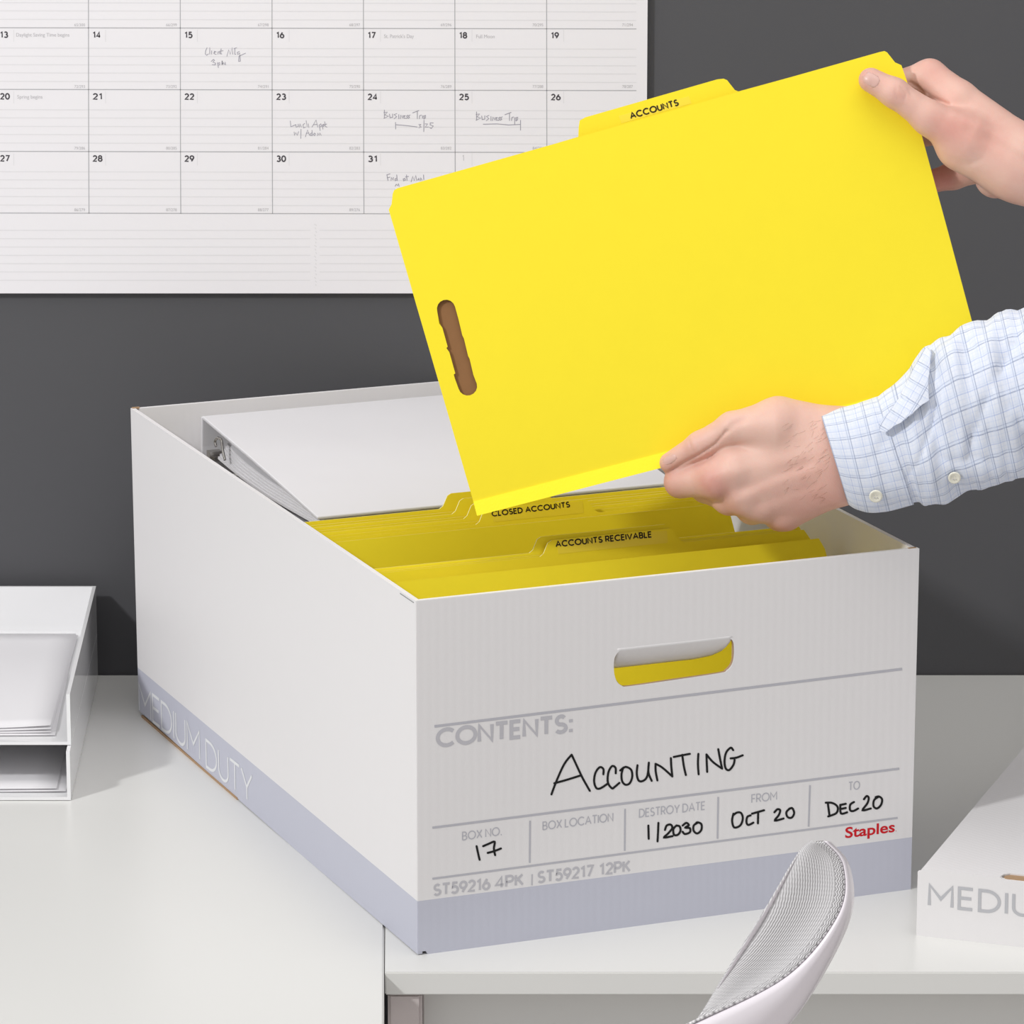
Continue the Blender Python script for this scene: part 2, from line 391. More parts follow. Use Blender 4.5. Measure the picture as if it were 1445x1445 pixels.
for t, p, q, h in (('Daylight Saving Time begins', (23, 51.5), (98, 51.5), 5), ('Spring begins', (24.5, 139), (60, 139), 5), ("St. Patrick's Day", (542, 53.5), (584, 53.5), 5), ('Full Moon', (672, 53.8), (698, 53.8), 5)):
    ink.font(t, p, q, h)
n0 = 62
for r, y in enumerate((37, 124, 211, 298)):
    for c in range(7):
        n = 65 + c + 7 * (r - 0); t = '%d/%d' % (n, 365 - n)
        x = (CX[c + 2] - 5) if c < 6 else 893
        if c < 7: ink.font(t, (x - 15, y), (x, y), 4)
tag(ink.build('small_print', M['tiny'], calo), kind='stuff')
NOTES = []
def note(P, w, k, sm, key=lambda x, y: 0): written(WP, WN, .00016, P, w, k, key, 'handwritten_note', M['pencil'], calo, sm)
k3 = lambda x, y: 2 if y > 600 else (1 if x > 800 else 0)
Z = (280, 60, 20.64)
note([[(250, 150), (210, 240), (200, 330), (240, 370), (290, 330)], [(330, 150), (330, 340)], [(385, 240), (385, 340)], [(450, 290), (520, 270), (470, 250), (450, 320), (520, 345)],
  [(570, 340), (570, 270), (620, 270), (620, 330)], [(660, 180), (650, 330), (680, 330)], [(620, 250), (720, 240)],
  [(830, 400), (880, 210), (925, 345), (985, 140), (1000, 340)], [(1060, 160), (1060, 340), (1090, 340)], [(1040, 180), (1110, 150)], [(1190, 260), (1130, 290), (1150, 350), (1200, 300), (1210, 420), (1220, 540), (1170, 550), (1180, 400), (1370, 310)],
  [(370, 550), (440, 490), (470, 520), (420, 570), (500, 600), (490, 650), (400, 645)], [(560, 580), (580, 730)], [(560, 620), (620, 580), (620, 650), (570, 660)], [(680, 650), (690, 530), (710, 640), (720, 570), (760, 640), (780, 560), (790, 650)]], .8, Z, False)
Z = (400, 160, 20.64)
note([[(200, 220), (215, 390), (350, 330)], [(360, 320), (370, 400), (430, 380), (430, 310)], [(460, 400), (480, 300), (520, 400)], [(620, 290), (570, 330), (580, 420), (640, 400)], [(660, 210), (690, 400), (720, 290), (740, 410)],
  [(830, 400), (950, 190), (1000, 400)], [(880, 330), (980, 320)], [(1040, 330), (1070, 500)], [(1040, 350), (1090, 300), (1100, 380), (1050, 400)], [(1130, 330), (1150, 460)], [(1130, 350), (1170, 310), (1180, 370), (1130, 390)], [(1200, 240), (1220, 380), (1270, 400)], [(1160, 340), (1260, 310)],
  [(310, 540), (320, 640), (360, 560), (400, 640), (440, 530)], [(510, 460), (505, 730)], [(640, 680), (700, 480), (760, 640)], [(660, 580), (740, 570)], [(830, 490), (840, 650)], [(830, 560), (780, 600), (790, 650), (840, 620)], [(900, 570), (870, 620), (910, 650), (930, 590), (900, 570)], [(990, 650), (1000, 570), (1040, 640), (1060, 570), (1100, 640)]], .8, Z, False)
Z = (530, 145, 6.88)
ALL3 = []
for dx, dy in ((0, 0), (895, 18)):
    q = lambda l: [(a + dx, b + dy) for a, b in l]
    ALL3 += [q(l) for l in ([(85, 70), (85, 150)], [(80, 95), (115, 90), (90, 118), (125, 130), (80, 152)], [(135, 110), (140, 145), (165, 140), (165, 108)], [(205, 105), (180, 115), (205, 135), (180, 155)], [(225, 115), (225, 155)], [(240, 155), (245, 120), (262, 150), (265, 125)],
        [(275, 135), (290, 125), (275, 125), (275, 150), (295, 150)], [(315, 120), (300, 130), (312, 142), (298, 152)], [(335, 118), (318, 130), (330, 142), (315, 152)], [(360, 98), (420, 75)], [(405, 85), (405, 155)], [(425, 155), (428, 125), (445, 120)], [(455, 125), (455, 150)], [(470, 125), (470, 160)], [(465, 130), (485, 122), (482, 150), (465, 150)])]
note(ALL3 + [[(193, 190), (195, 255)], [(195, 213), (290, 220), (405, 235)], [(420, 210), (440, 210), (425, 225), (445, 235), (420, 242)], [(470, 170), (468, 280)], [(480, 205), (505, 205), (480, 238), (515, 235)], [(560, 195), (530, 195), (530, 215), (560, 225), (540, 250), (525, 240)],
  [(1045, 208), (1180, 205), (1290, 215), (1405, 210)], [(1350, 150), (1350, 212)], [(1407, 170), (1407, 265)],
  [(110, 700), (120, 755)], [(108, 700), (140, 690)], [(112, 728), (138, 722)], [(150, 755), (152, 725), (170, 750), (172, 725)], [(205, 700), (210, 755)], [(205, 730), (188, 740), (190, 757), (210, 745)], [(285, 735), (268, 740), (272, 758), (290, 750), (285, 735)], [(300, 700), (305, 755)], [(290, 720), (320, 715)],
  [(345, 765), (360, 715), (375, 755), (390, 705), (400, 752)], [(420, 730), (410, 748), (425, 748), (420, 730)], [(435, 752), (438, 728), (450, 748)], [(465, 700), (468, 745)], [(190, 810), (200, 790), (212, 805), (222, 785), (228, 810)]], .9, Z, False, k3)
recentre(calo, (left / 2 + b.x / 2, WY - .003, a.z))

# ------------------------------------------------------------------ storage box
sb = thing('storage_box', 'large open white cardboard storage box with grey band, filled with yellow folders', 'storage box')
T3 = .0035
def L3(u, v, h): return bx(u, v, h)
# object-space trick-free: meshes are in box coordinates, the Empty carries the turn
def loc3(u, v, h): return Vector((u, v, h))
hole = smoothpts([(.1466, .1935), (.1475, .1990), (.1510, .2030), (.1575, .2044), (.1930, .2048), (.2285, .2048), (.2340, .2040), (.2374, .2010), (.2385, .1965), (.2384, .1890), (.2368, .1835), (.2330, .1800), (.2280, .1786), (.1930, .1774), (.1590, .1765), (.1530, .1776), (.1490, .1812), (.1470, .1870), (.1466, .1935)], 3)[:-1]
XN, YN = Vector((-1, 0, 0)), Vector((0, -1, 0))
def wallp(name, outer, T, n, holes=(), m=M['cardband'], th=T3): return plate(name, outer, T, n, th, m, sb, holes)
wallp('front_panel', [(.0003, 0.0025), (.006, .0025), (.0075, 0), (BW, 0), (BW + .001, BH), (.0003, BH)], lambda u, h: Vector((u, 0, h)), YN, [hole])
wallp('side_panel', [(.0003, .0008), (.24, 0), (.38, .001), (BD, .0035), (BD + .006, BH), (.0003, BH)], lambda v, h: Vector((0, v, h)), XN)
wallp('side_panel', [(T3, 0), (BD - .002, 0), (BD, BH), (T3, BH)], lambda v, h: Vector((BW, v, h)), -XN)
wallp('back_panel', [(T3, 0), (BW - T3, 0), (BW - T3, BH - .0), (T3 + .003, BH)], lambda u, h: Vector((u, BD + .006 * h / BH, h)), -YN)
bm = bmesh.new(); box_bm(bm, (T3, T3, .0015), (BW - T3, BD - T3, .0045)); frombm('bottom_panel', bm, M['card'], sb)
# inner lining walls: a folded-over second layer on the two ends, a little lower than the rim
bm = bmesh.new(); plate_bm(bm, [(T3 + .002, .006), (BW - T3 - .002, .006), (BW - T3 - .002, BH - .0012), (T3 + .002, BH - .0012)], [[(a, b) for a, b in rrect(.1455, .1755, .2395, .2065, .008)]], lambda u, h: Vector((u, T3 + .0004, h)), YN, .0025)
frombm('inner_lining', bm, M['card'], sb)
# raw cut edges
plate('cut_edge', [(0, 0), (BW, 0), (BW, .0004), (0, .0004)], lambda u, h: Vector((u, .0002, BH + h)), YN, T3 - .0006, mat('rim_paper', (.84, .83, .82), .6), sb)
bm = bmesh.new()
for i in range(len(hole)):
    p, q = hole[i], hole[(i + 1) % len(hole)]
    if p[1] > .2035: continue
    vs_ = [bm.verts.new(Vector(c)) for c in ((p[0], .0008, p[1]), (q[0], .0008, q[1]), (q[0], T3 - .0003, q[1]), (p[0], T3 - .0003, p[1]))]
    bm.faces.new(vs_)
k_in = frombm('hole_edge', bm, M['kraft'], sb)
for v in k_in.data.vertices:
    c = Vector((.192, v.co.y, .19)); v.co = v.co + (c - v.co).normalized() * .0003
# flap pushed in from the hand hole: curved inward from its top crease
bm = bmesh.new(); rows = []
prof = [(0.0003, .2049), (.0012, .2030), (.0040, .1985), (.0080, .1935), (.0125, .1893), (.0160, .1868)]
for (yy, hh) in prof:
    k = max(0, .2049 - hh) / .018
    rows.append([bm.verts.new((.1492 + (.2365 - .1492) * s + (.001 * k * k if s == 0 else (-.004 * k * k if s == 1 else 0)), yy - (.003 * k if s > .93 else 0), hh + (.0045 * k if s > .93 else (.0012 * k if s > .85 else 0)))) for s in [0, .03, .1, .25, .5, .75, .9, .97, 1]])
for i in range(len(rows) - 1):
    for j in range(8): bm.faces.new([rows[i][j], rows[i][j + 1], rows[i + 1][j + 1], rows[i + 1][j]])
fo = frombm('hand_hole_flap', bm, M['card'], sb, True); sm = fo.modifiers.new('thick', 'SOLIDIFY'); sm.thickness = .0016; sm.offset = 0
# brown slit below the side band
bm = bmesh.new(); box_bm(bm, (-.0005, .385, 0.0), (.001, .625, .0018)); frombm('bottom_flap_edge', bm, M['kraft'], sb)
# hairline tab cuts at the rim corners
for (a0, b0) in (((.003, .012), (.004, .002)),):
    bm = bmesh.new(); box_bm(bm, (-.0003, .004, BH - .0022), (0, .030, BH - .0016)); frombm('corner_slit', bm, mat('slit_shade', (.3, .3, .3), .8), sb)
for (u, v) in ((.0, BD + .0035), (BW - .008, .0005)):
    bm = bmesh.new(); box_bm(bm, (u + .001, v, BH - .0005), (u + .007, v + .0025, BH + .0007)); frombm('corner_tab', bm, M['kraft'], sb)
for c in sb.children: c.matrix_world = Matrix.Identity(4)
# prints on the front (plane through the front face)
def tolocal(o):
    R = Matrix.Rotation(-YAW, 3, 'Z')
    for v in o.data.vertices: v.co = R @ (v.co - BO)
FN = -EY
ink = Ink(BO, FN); ink.pix([[(613, 1025), (1273, 944)]], 3.6, caps=False)
ink.pix([[(610, 1168), (1269, 1084.6)]], 3.2, caps=False); ink.pix([[(610, 1240), (1266.6, 1154)]], 2.8, caps=False)
for p, q in (((748, 1158), (747.5, 1217.5)), ((882, 1141.5), (881.5, 1200.5)), ((1013.5, 1124.5), (1012.5, 1183.5)), ((1143, 1108), (1141, 1166.5))): ink.pix([[p, q]], 2.4, caps=False)
tolocal(ink.build('printed_rules', M['boxgrey'], sb))
ink = Ink(BO, FN); ink.text('CONTENTS:', (615, 1056), (808, 1034), 28, .195)
tolocal(ink.build('contents_lettering', M['boxgrey2'], sb))
ink = Ink(BO, FN)
ink.text('ST59216', (611, 1265), (692, 1255.5), 17.5, .185); ink.text('4PK', (698, 1254.5), (739, 1249.5), 17.5, .185); ink.text('|', (749.6, 1249), (760, 1247.8), 15, .13)
tolocal(ink.build('stock_number_lettering', M['boxgrey2'], sb)); ink = Ink(BO, FN)
ink.text('ST59217', (758, 1247), (838, 1237), 17.5, .185); ink.text('12PK', (845, 1236), (890, 1230.5), 17.5, .185)
tolocal(ink.build('stock_number_lettering', M['boxgrey2'], sb))
ink = Ink(BO, FN); ink.text('BOX NO.', (652, 1186.3), (708, 1178.5), 12.5, .125); tolocal(ink.build('field_lettering', M['boxgrey'], sb))
ink = Ink(BO, FN); ink.text('BOX LOCATION', (765.5, 1171.8), (865.5, 1159), 12.5, .125); tolocal(ink.build('field_lettering', M['boxgrey'], sb))
ink = Ink(BO, FN); ink.text('DESTROY DATE', (901.5, 1154), (995, 1142.8), 12.5, .125); tolocal(ink.build('field_lettering', M['boxgrey'], sb))
ink = Ink(BO, FN); ink.text('FROM', (1060, 1133.5), (1096.5, 1128.8), 12.5, .125); tolocal(ink.build('field_lettering', M['boxgrey'], sb))
ink = Ink(BO, FN); ink.text('TO', (1197, 1115.8), (1213.5, 1113.8), 12.5, .125); tolocal(ink.build('field_lettering', M['boxgrey'], sb))
ink = Ink(BO, FN); ink.font('Staples', (1192.5, 1182.5), (1262.5, 1173.5), 14.5, .02); ink.pix([[(1264, 1172.6), (1264.8, 1172.5)]], 1.2, caps=False)
tolocal(ink.build('red_logo_lettering', M['red'], sb))
ink = Ink(BO, FN, .0002); Z = (770, 1040, 4.983)
ink.pix([[(40, 403), (75, 310), (130, 190), (182, 124)], [(182, 124), (215, 195), (260, 290), (310, 378)], [(60, 325), (150, 300), (245, 270)],
  [(405, 262), (405, 225), (380, 212), (350, 250), (340, 310), (355, 358), (385, 360), (435, 328)], [(492, 255), (490, 215), (465, 205), (440, 250), (437, 320), (465, 360), (485, 350), (518, 322)],
  [(523, 235), (560, 210), (600, 230), (608, 280), (590, 325), (560, 335), (537, 310), (533, 260), (545, 215)],
  [(645, 198), (640, 260), (655, 308), (690, 305), (715, 270), (725, 180)], [(725, 180), (722, 250), (745, 308)],
  [(785, 305), (773, 240), (772, 188)], [(772, 188), (820, 215), (890, 277)], [(890, 277), (883, 210), (880, 148)],
  [(900, 140), (960, 128), (1013, 118)], [(960, 125), (970, 200), (985, 267)], [(1073, 118), (1070, 190), (1075, 262)],
  [(1135, 245), (1132, 180), (1130, 122)], [(1130, 122), (1175, 175), (1240, 222)], [(1240, 222), (1225, 150), (1213, 85)],
  [(1318, 92), (1300, 75), (1268, 110), (1257, 170), (1265, 220), (1290, 232), (1320, 195), (1328, 160)], [(1300, 150), (1340, 145), (1385, 128)]], 3.0, Z)
tolocal(ink.build('accounting_handwriting', M['marker'], sb))
def fw(P, xs): written(BO, FN, .0002, P, 3.0, Z, lambda x, y: x > xs, 'field_handwriting', M['marker'], sb, local=True)
Z = (640, 1120, 4.014)
fw([[(130, 297), (138, 335), (147, 374)], [(167, 297), (200, 283), (232, 272), (228, 310), (235, 348)], [(193, 335), (230, 325), (268, 310)],
  [(1103, 180), (1105, 255)], [(1160, 165), (1158, 215), (1155, 270)], [(1197, 205), (1207, 180), (1230, 175), (1238, 195), (1215, 225), (1192, 248), (1240, 240)],
  [(1262, 180), (1245, 200), (1248, 232), (1270, 232), (1285, 210), (1280, 185), (1262, 180)], [(1297, 180), (1318, 165), (1332, 178), (1312, 192), (1338, 195), (1338, 218), (1310, 228), (1297, 215)],
  [(1385, 162), (1360, 180), (1360, 210), (1380, 225), (1403, 205), (1403, 172), (1380, 162), (1370, 172)]], 300)
Z = (1000, 1090, 5.161)
fw([[(180, 300), (170, 350), (185, 400), (230, 385), (248, 335), (235, 295), (205, 292), (180, 310)], [(305, 312), (280, 325), (275, 365), (290, 382), (325, 365)], [(315, 300), (403, 275)], [(360, 290), (358, 370)],
  [(478, 290), (500, 268), (520, 275), (510, 310), (482, 350), (545, 335)], [(590, 262), (565, 290), (575, 325), (605, 328), (622, 295), (608, 260), (585, 265)],
  [(852, 220), (900, 222), (938, 250), (930, 295), (870, 320)], [(868, 230), (880, 318)], [(958, 235), (963, 298), (1008, 290)], [(958, 237), (998, 228)], [(962, 266), (998, 258)], [(1058, 215), (1030, 235), (1030, 275), (1055, 280), (1088, 262)],
  [(1130, 195), (1150, 172), (1165, 185), (1155, 225), (1120, 275), (1180, 262)], [(1240, 175), (1205, 200), (1200, 245), (1225, 262), (1255, 235), (1262, 195), (1240, 175), (1215, 180)]], 650)
ink = Ink(BO, -EX, .0002)
ink.text('MEDIUM', (196.5, 1003.8), (283, 1074), 41, .10, .15); ink.text('DUTY', (291, 1083), (357, 1136.5), 41, .10, .15)
o = ink.build('band_lettering', M['boxwhite'], sb); tolocal(o)
sb.location = BO; sb.rotation_euler = (0, 0, YAW)

# ------------------------------------------------------------------ folders in the box
FG = 'yellow file folders standing in the box'
def folder(label, vb, vt, u0, u1, h, tab, front=None, txt=None, cutr=True, fgap=.003, funto=None):
    """panels stand at bottom vb, top vt (box coordinates); tab=(uL,uR,height)"""
    t = thing('file_folder', label, 'folder', FG)
    def TT(vb, vt, h):
        d = Vector((0, vt - vb, 0)); s = math.sqrt(max(h * h - (vt - vb) ** 2, 1e-6))
        return lambda u, q: bx(u, vb + (vt - vb) * q / h, .0055 + s * q / h)
    nrm = lambda vb, vt, h: -(EY * math.sqrt(h * h - (vt - vb) ** 2) + EZ * (-(vt - vb))).normalized()
    ol = [(u0, 0), (u1, 0), (u1, h - .035), (u1 - .004, h - .03), (u1 - .008, h - .008), (u1 - .013, h)] if cutr else [(u0, 0), (u1, 0), (u1, h)]
    if tab:
        a, b, th = tab
        ol += [(b + .006, h), (b + .003, h + .002), (b - .001, h + th - .002), (b - .004, h + th), (a + .008, h + th), (a + .005, h + th - .0015), (a + .001, h + .002), (a - .002, h)]
    ol += [(u0, h)]
    back = plate('back_panel', ol, TT(vb, vt, h), nrm(vb, vt, h), .0012, [M['yellow'], M['yedge']], t, mi=1)
    if front:
        fb, ft, fh, fu1 = front
        ol = [(u0, 0), (fu1, 0), (fu1, fh - .035), (fu1 - .004, fh - .03), (fu1 - .008, fh - .008), (fu1 - .012, fh), (u0, fh)]
        plate('front_panel', ol, TT(fb, ft, fh), nrm(fb, ft, fh), .0012, [M['yellow'], M['yedge']], t, mi=1)
        plate('bottom_gusset', [(u0, 0), (fu1, 0), (fu1, 1), (u0, 1)], lambda u, q: bx(u, fb + (vb - fb) * q, .0053), Vector((0, 0, 1)), .0005, M['spine'], t)
    if txt:
        word, p0, p1, cap = txt
        n = nrm(vb, vt, h); P0 = TT(vb, vt, h)(0.1, h)
        a, b, th = tab
        plate('tab_label', rrect(a + .012, h + .0006, b - .006, h + th - .0012, .001, 3), lambda u, q: TT(vb, vt, h)(u, q) + n * .00015, n, .0001, M['ylabel'], t)
        ink = Ink(P0, n, .0003); ink.text(word, p0, p1, cap, .20, .27); ink.build('label_lettering', M['black'], t)
    recentre(t, bx((u0 + u1) / 2, vb, .005))
    return t
HF = .2430
def uat(px, py, h=.245): P = onz(px, py, h) - BO; return P.dot(EX)
folder('rearmost yellow folder in the box, against the white binder', .228, .2687, .012, .350, HF, (.1235, .203, .0108), (.218, .2635, HF - .0008, .345))
folder('yellow folder in the box, second from the white binder', .208, .255, .012, .349, HF, (.128, .203, .0108), (.200, .2505, HF - .0008, .344))
folder('yellow folder in the box, directly behind the one labelled CLOSED ACCOUNTS', .190, .243, .013, .348, HF, (.1325, .203, .0108), (.182, .2385, HF - .0008, .343))
folder('yellow folder in the box whose tab reads CLOSED ACCOUNTS', .170, .2310, .0135, .347, HF, (.1375, .2275, .0108), (.16, .2135, HF + .0002, uat(1046, 742) + .016), ('CLOSED ACCOUNTS', (694, 729.3), (804.5, 715.8), 8.5))
folder('yellow folder in the box, directly behind the one labelled ACCOUNTS RECEIVABLE', .080, .130, .0125, .362, HF, (.1385, .2475, .0108), (.074, .1275, HF - .0008, .358))
folder('frontmost yellow folder in the box, tab reading ACCOUNTS RECEIVABLE', .066, .1245, .0125, .364, HF, (.1445, .2485, .0108), (.04, .1055, HF - .0005, .366), ('ACCOUNTS RECEIVABLE', (784, 772.5), (920, 758.5), 9.3))

# ------------------------------------------------------------------ ring binder
bi = thing('ring_binder', 'white ring binder lying behind the yellow folders in the box, spine at the back', 'binder')
ub0, ub1 = .049, .342
def cover(name, pts, th, dz=0):
    bm = bmesh.new(); n = len(pts)
    ringsA = []
    for i, (v, h) in enumerate(pts):
        row = []
        for s in range(9):
            u = ub0 + (ub1 - ub0) * s / 8
            row.append(bm.verts.new(bx(u, v, h)))
        ringsA.append(row)
    for i in range(n - 1):
        for s in range(8): bm.faces.new([ringsA[i][s], ringsA[i][s + 1], ringsA[i + 1][s + 1], ringsA[i + 1][s]])
    bmesh.ops.recalc_face_normals(bm, faces=bm.faces[:])
    o = frombm(name, bm, M['binder'], bi, False)
    s_ = o.modifiers.new('thick', 'SOLIDIFY'); s_.thickness = th; s_.offset = -1
    b_ = o.modifiers.new('soft', 'BEVEL'); b_.width = .0009; b_.segments = 2
    return o
cover('front_cover', [(.6055, .2505), (.56, .2475), (.50, .2437), (.44, .2393), (.38, .2345), (.335, .2305)], .0028)
cover('spine', [(.610, .200), (.6105, .225), (.6085, .2495)], .0028)
cover('back_cover', [(.607, .1985), (.55, .1995), (.48, .203), (.41, .2085), (.337, .216)], .0028)
# page block, sagging between the covers
bm = bmesh.new()
for k in range(6):
    z = k * .0021
    pr = [(.585 - .003 * k, .219 + z * 1.3), (.54, .2165 + z * 1.1), (.48, .2150 + z), (.42, .2165 + z * .9), (.36, .2188 + z * .62), (.344, .2198 + z * .55)]
    pr = smoothpts(pr, 3)
    r0 = [bm.verts.new(bx(ub0 + .006 + .0006 * k, v, h)) for v, h in pr]; r1 = [bm.verts.new(bx(ub1 - .008, v, h)) for v, h in pr]
    r2 = [bm.verts.new(bx(ub0 + .006 + .0006 * k, v, h + .00225)) for v, h in pr]; r3 = [bm.verts.new(bx(ub1 - .008, v, h + .00225)) for v, h in pr]
    for i in range(len(pr) - 1):
        for A, B in ((r0, r1), (r1, r3), (r3, r2), (r2, r0)): bm.faces.new([A[i], A[i + 1], B[i + 1], B[i]])
    for q in (0, -1): bm.faces.new([r0[q], r1[q], r3[q], r2[q]])
bmesh.ops.recalc_face_normals(bm, faces=bm.faces[:])
tag(frombm('pages', bm, M['paper'], bi), kind='stuff')
for uu in (ub0 + .022, .195, ub1 - .022):
    bm = bmesh.new(); c = Vector((.583, .226))
    pts = [bx(uu, c.x + .014 * math.cos(t), c.y + .0155 * math.sin(t)) for t in [k * 2 * math.pi / 20 for k in range(21)]]
    tube_bm(bm, pts, .0014, 8, False); frombm('ring', bm, M['metal'], bi, True)
bm = bmesh.new(); box_bm(bm, (ub0 + .004, .588, .2175), (ub1 - .01, .6075, .2195), bx); box_bm(bm, (ub0 + .0015, .592, .2155), (ub0 + .012, .600, .2235), bx)
tube_bm(bm, [onp(x, y, bx(ub0 + .001, 0, 0), EX) for x, y in smoothpts([(305, 630), (303.5, 623), (307, 618), (312, 620.5), (313.5, 629), (315, 639), (317.5, 649)], 4)], .0011, 8)
frombm('ring_mechanism', bm, M['metal'], bi)
recentre(bi, bx(.195, .47, .1985))

# ------------------------------------------------------------------ lid at the right
ld = thing('box_lid', 'shallow white cardboard box lid with grey lettering lying on the desk at the right', 'lid')
A = onz(1293, 1320, 0); B = onz(1445, 1337, 0)
LE = (B - A); LE.z = 0; LE.normalize(); LS = Vector((-LE.y, LE.x, 0)); LH = .0495
def ll(a, b, h): return A + LE * a + LS * b + EZ * h
LW, LD = .39, .62
LFN = -LS
s0_, s1_ = .0595, .14   # finger slot along the fold
plate('front_panel', [(0, 0), (LW, 0), (LW, LH), (s1_, LH), (s1_ - .003, LH - .0018), (s0_ + .003, LH - .0018), (s0_ + .0005, LH - .0012), (s0_ - .001, LH), (0.003, LH), (.002, LH - .002), (0, LH - .0025)], lambda a, h: ll(a, 0, h), LFN, .003, M['card'], ld)
plate('top_panel', [(.003, .0012), (s0_ - .001, .0012), (s0_ + .0002, .007), (s0_ + .004, .0105), (s1_ - .003, .0105), (s1_, .0012), (LW, .0012), (LW, LD), (.003, LD)], lambda a, b: ll(a, b, LH - .0001), EZ, .003, M['card'], ld)
plate('side_panel', [(.003, 0), (LD, 0), (LD, LH - .003), (.003, LH - .003)], lambda b, h: ll(.001, b, h), -LE, .003, M['card'], ld)
plate('side_panel', [(.003, 0), (LD, 0), (LD, LH - .003), (.003, LH - .003)], lambda b, h: ll(LW, b, h), LE, .003, M['card'], ld)
plate('back_panel', [(.004, 0), (LW - .003, 0), (LW - .003, LH - .003), (.004, LH - .003)], lambda a, h: ll(a, LD, h), LS, .003, M['card'], ld)
plate('kraft_lining', [(s0_ + .0012, .0031), (s0_ + .0035, .0022), (s1_ - .004, .0022), (s1_ - .004, .0103), (s0_ + .0045, .0103), (s0_ + .0012, .0072)], lambda a, b: ll(a, b, LH - .0011), EZ, .002, M['kraft'], ld)
P_ = onp(1309, 1279, A, LFN); Q_ = P_ + LE * .176
ink = Ink(A, LFN, .0002)
def topx(P):
    d = P - CAM; z = d.dot(FW); return (722.5 + FPX * d.dot(RT) / z, 722.5 - FPX * d.dot(UP) / z)
ink.text('MEDIUM DUTY', (1309, 1279), topx(Q_), 33, .135, .27)
ink.build('lid_lettering', mat('lid_grey_ink', (.50, .505, .53), .6, spec=.15), ld)
recentre(ld, ll(LW / 2, LD / 2, 0))

# ------------------------------------------------------------------ letter trays
TX = -.2722
def tray(label, z0, z1, y0, slant):
    t = thing('letter_tray', label, 'letter tray', 'two stacked white letter trays')
    x0 = TX - .262; w = .0028; yb = .690
    T = lambda x, y, z: Vector((x - .0225 * (y - .3548), y, Z0 + z))
    box('tray_floor', (x0, y0, z0), (TX, yb, z0 + .0025), M['tray'], t, T)
    box('side_wall', (TX - w, y0, z0 + .0025), (TX, yb, z1), M['tray'], t, T)
    box('side_wall', (x0, y0, z0 + .0025), (x0 + w, yb, z1), M['tray'], t, T)
    box('back_wall', (x0 + w, yb - w, z0 + .0025), (TX - w, yb, z1), M['tray'], t, T)
    recentre(t, T((x0 + TX) / 2, (y0 + yb) / 2, z0)); return T
TT_ = tray('lower white plastic letter tray standing on the desk', .0005, .0395, .3548, 0)
TU = tray('upper white plastic letter tray stacked on the lower tray', .0400, .0805, .3700, 0)
SHEETS = []
def sheet(label, x1, y0, y1, z, curl, rot, group):
    bm = bmesh.new(); nx, ny = 10, 12; w = .215
    g_ = []
    for j in range(ny + 1):
        row = []
        for i in range(nx + 1):
            s, t_ = i / nx, j / ny
            x = x1 - w * (1 - s); y = y0 + (y1 - y0) * t_
            cx_, cy_ = x1 - w / 2, (y0 + y1) / 2
            X = cx_ + (x - cx_) * math.cos(rot) - (y - cy_) * math.sin(rot); Y = cy_ + (x - cx_) * math.sin(rot) + (y - cy_) * math.cos(rot)
            zz = z + curl * (max(0, s - .35) / .65) ** 2 * (1 - t_) ** 1.5
            row.append(bm.verts.new((X - .0225 * (Y - .3548), Y, Z0 + zz)))
        g_.append(row)
    for j in range(ny):
        for i in range(nx): bm.faces.new([g_[j][i], g_[j][i + 1], g_[j + 1][i + 1], g_[j + 1][i]])
    o = frombm('paper_sheet', bm, M['paper'], None, True); s_ = o.modifiers.new('thick', 'SOLIDIFY'); s_.thickness = .0003; s_.offset = 1
    tag(o, label, 'paper', group); SHEETS.append(o)
for k, (dx, dy, c, r, w_) in enumerate(((0.002, 0, .0002, .01, 'bottom sheet'), (0, .004, .0012, .0, 'third sheet'), (.001, .0065, .0028, -.008, 'second sheet'), (0, .0085, .0045, -.004, 'top sheet'))):
    sheet('white paper in the upper letter tray, %s of its stack' % w_, TX - .0165 + dx, .383 + dy, .383 + dy + .279, .0432 + .0005 * k, c, r, 'papers in the upper letter tray')
for k, (dx, dy, r, w_) in enumerate(((.008, 0, 0, 'bottom sheet'), (0.0, .001, .006, 'top sheet'))):
    sheet('white paper in the lower letter tray, %s of its stack' % w_, TX - .0125 + dx, .365 + dy, .644 + dy, .0037 + .0018 * k, .0006, r, 'papers in the lower letter tray')

# ------------------------------------------------------------------ held folder
D0 = 3.36; KP = D0 / FPX         # metres per pixel there
def hp(x, y, c=0): return atd(x, y, D0 - c * KP)
HN = -FW
hf = thing('file_folder', 'large bright yellow classification folder held tilted above the box, tab reading ACCOUNTS', 'folder')
slot = []
A_, B_ = Vector((629.5, 436)), Vector((660, 545)); ax = (B_ - A_).normalized(); pr = Vector((ax.y, -ax.x))  # pr: to the right
L_ = (B_ - A_).length
def sp2(s, o): p = A_ + ax * s + pr * o; return (p.x, p.y)
for k in range(9): t_ = math.pi * k / 8; slot.append(sp2(-13.2 * math.sin(t_) , -13 * math.cos(t_) ) )
for s in (18, 42, 47, 72, 77, 100): slot.append(sp2(s, 13.0 if s in (18, 47, 77) else 12.0))
for k in range(9): t_ = math.pi * k / 8; slot.append(sp2(L_ + 13.2 * math.sin(t_), 13.3 * math.cos(t_)))
for s in (98, 92, 91, 60, 53, 52, 24, 17): slot.append(sp2(s, {98: -14.5, 92: -14.5, 91: -12, 60: -12, 53: -14.5, 52: -12.2, 24: -12.2, 17: -14.8}[s]))
front = [(548.5, 296), (552.5, 288), (554, 274), (556, 268.5), (561, 265.5), (1241, 73.5), (1248, 72), (1252, 74), (1263, 88), (1272, 92), (1280, 115), (1340, 335), (1372, 455), (1390, 521), (668, 708)]
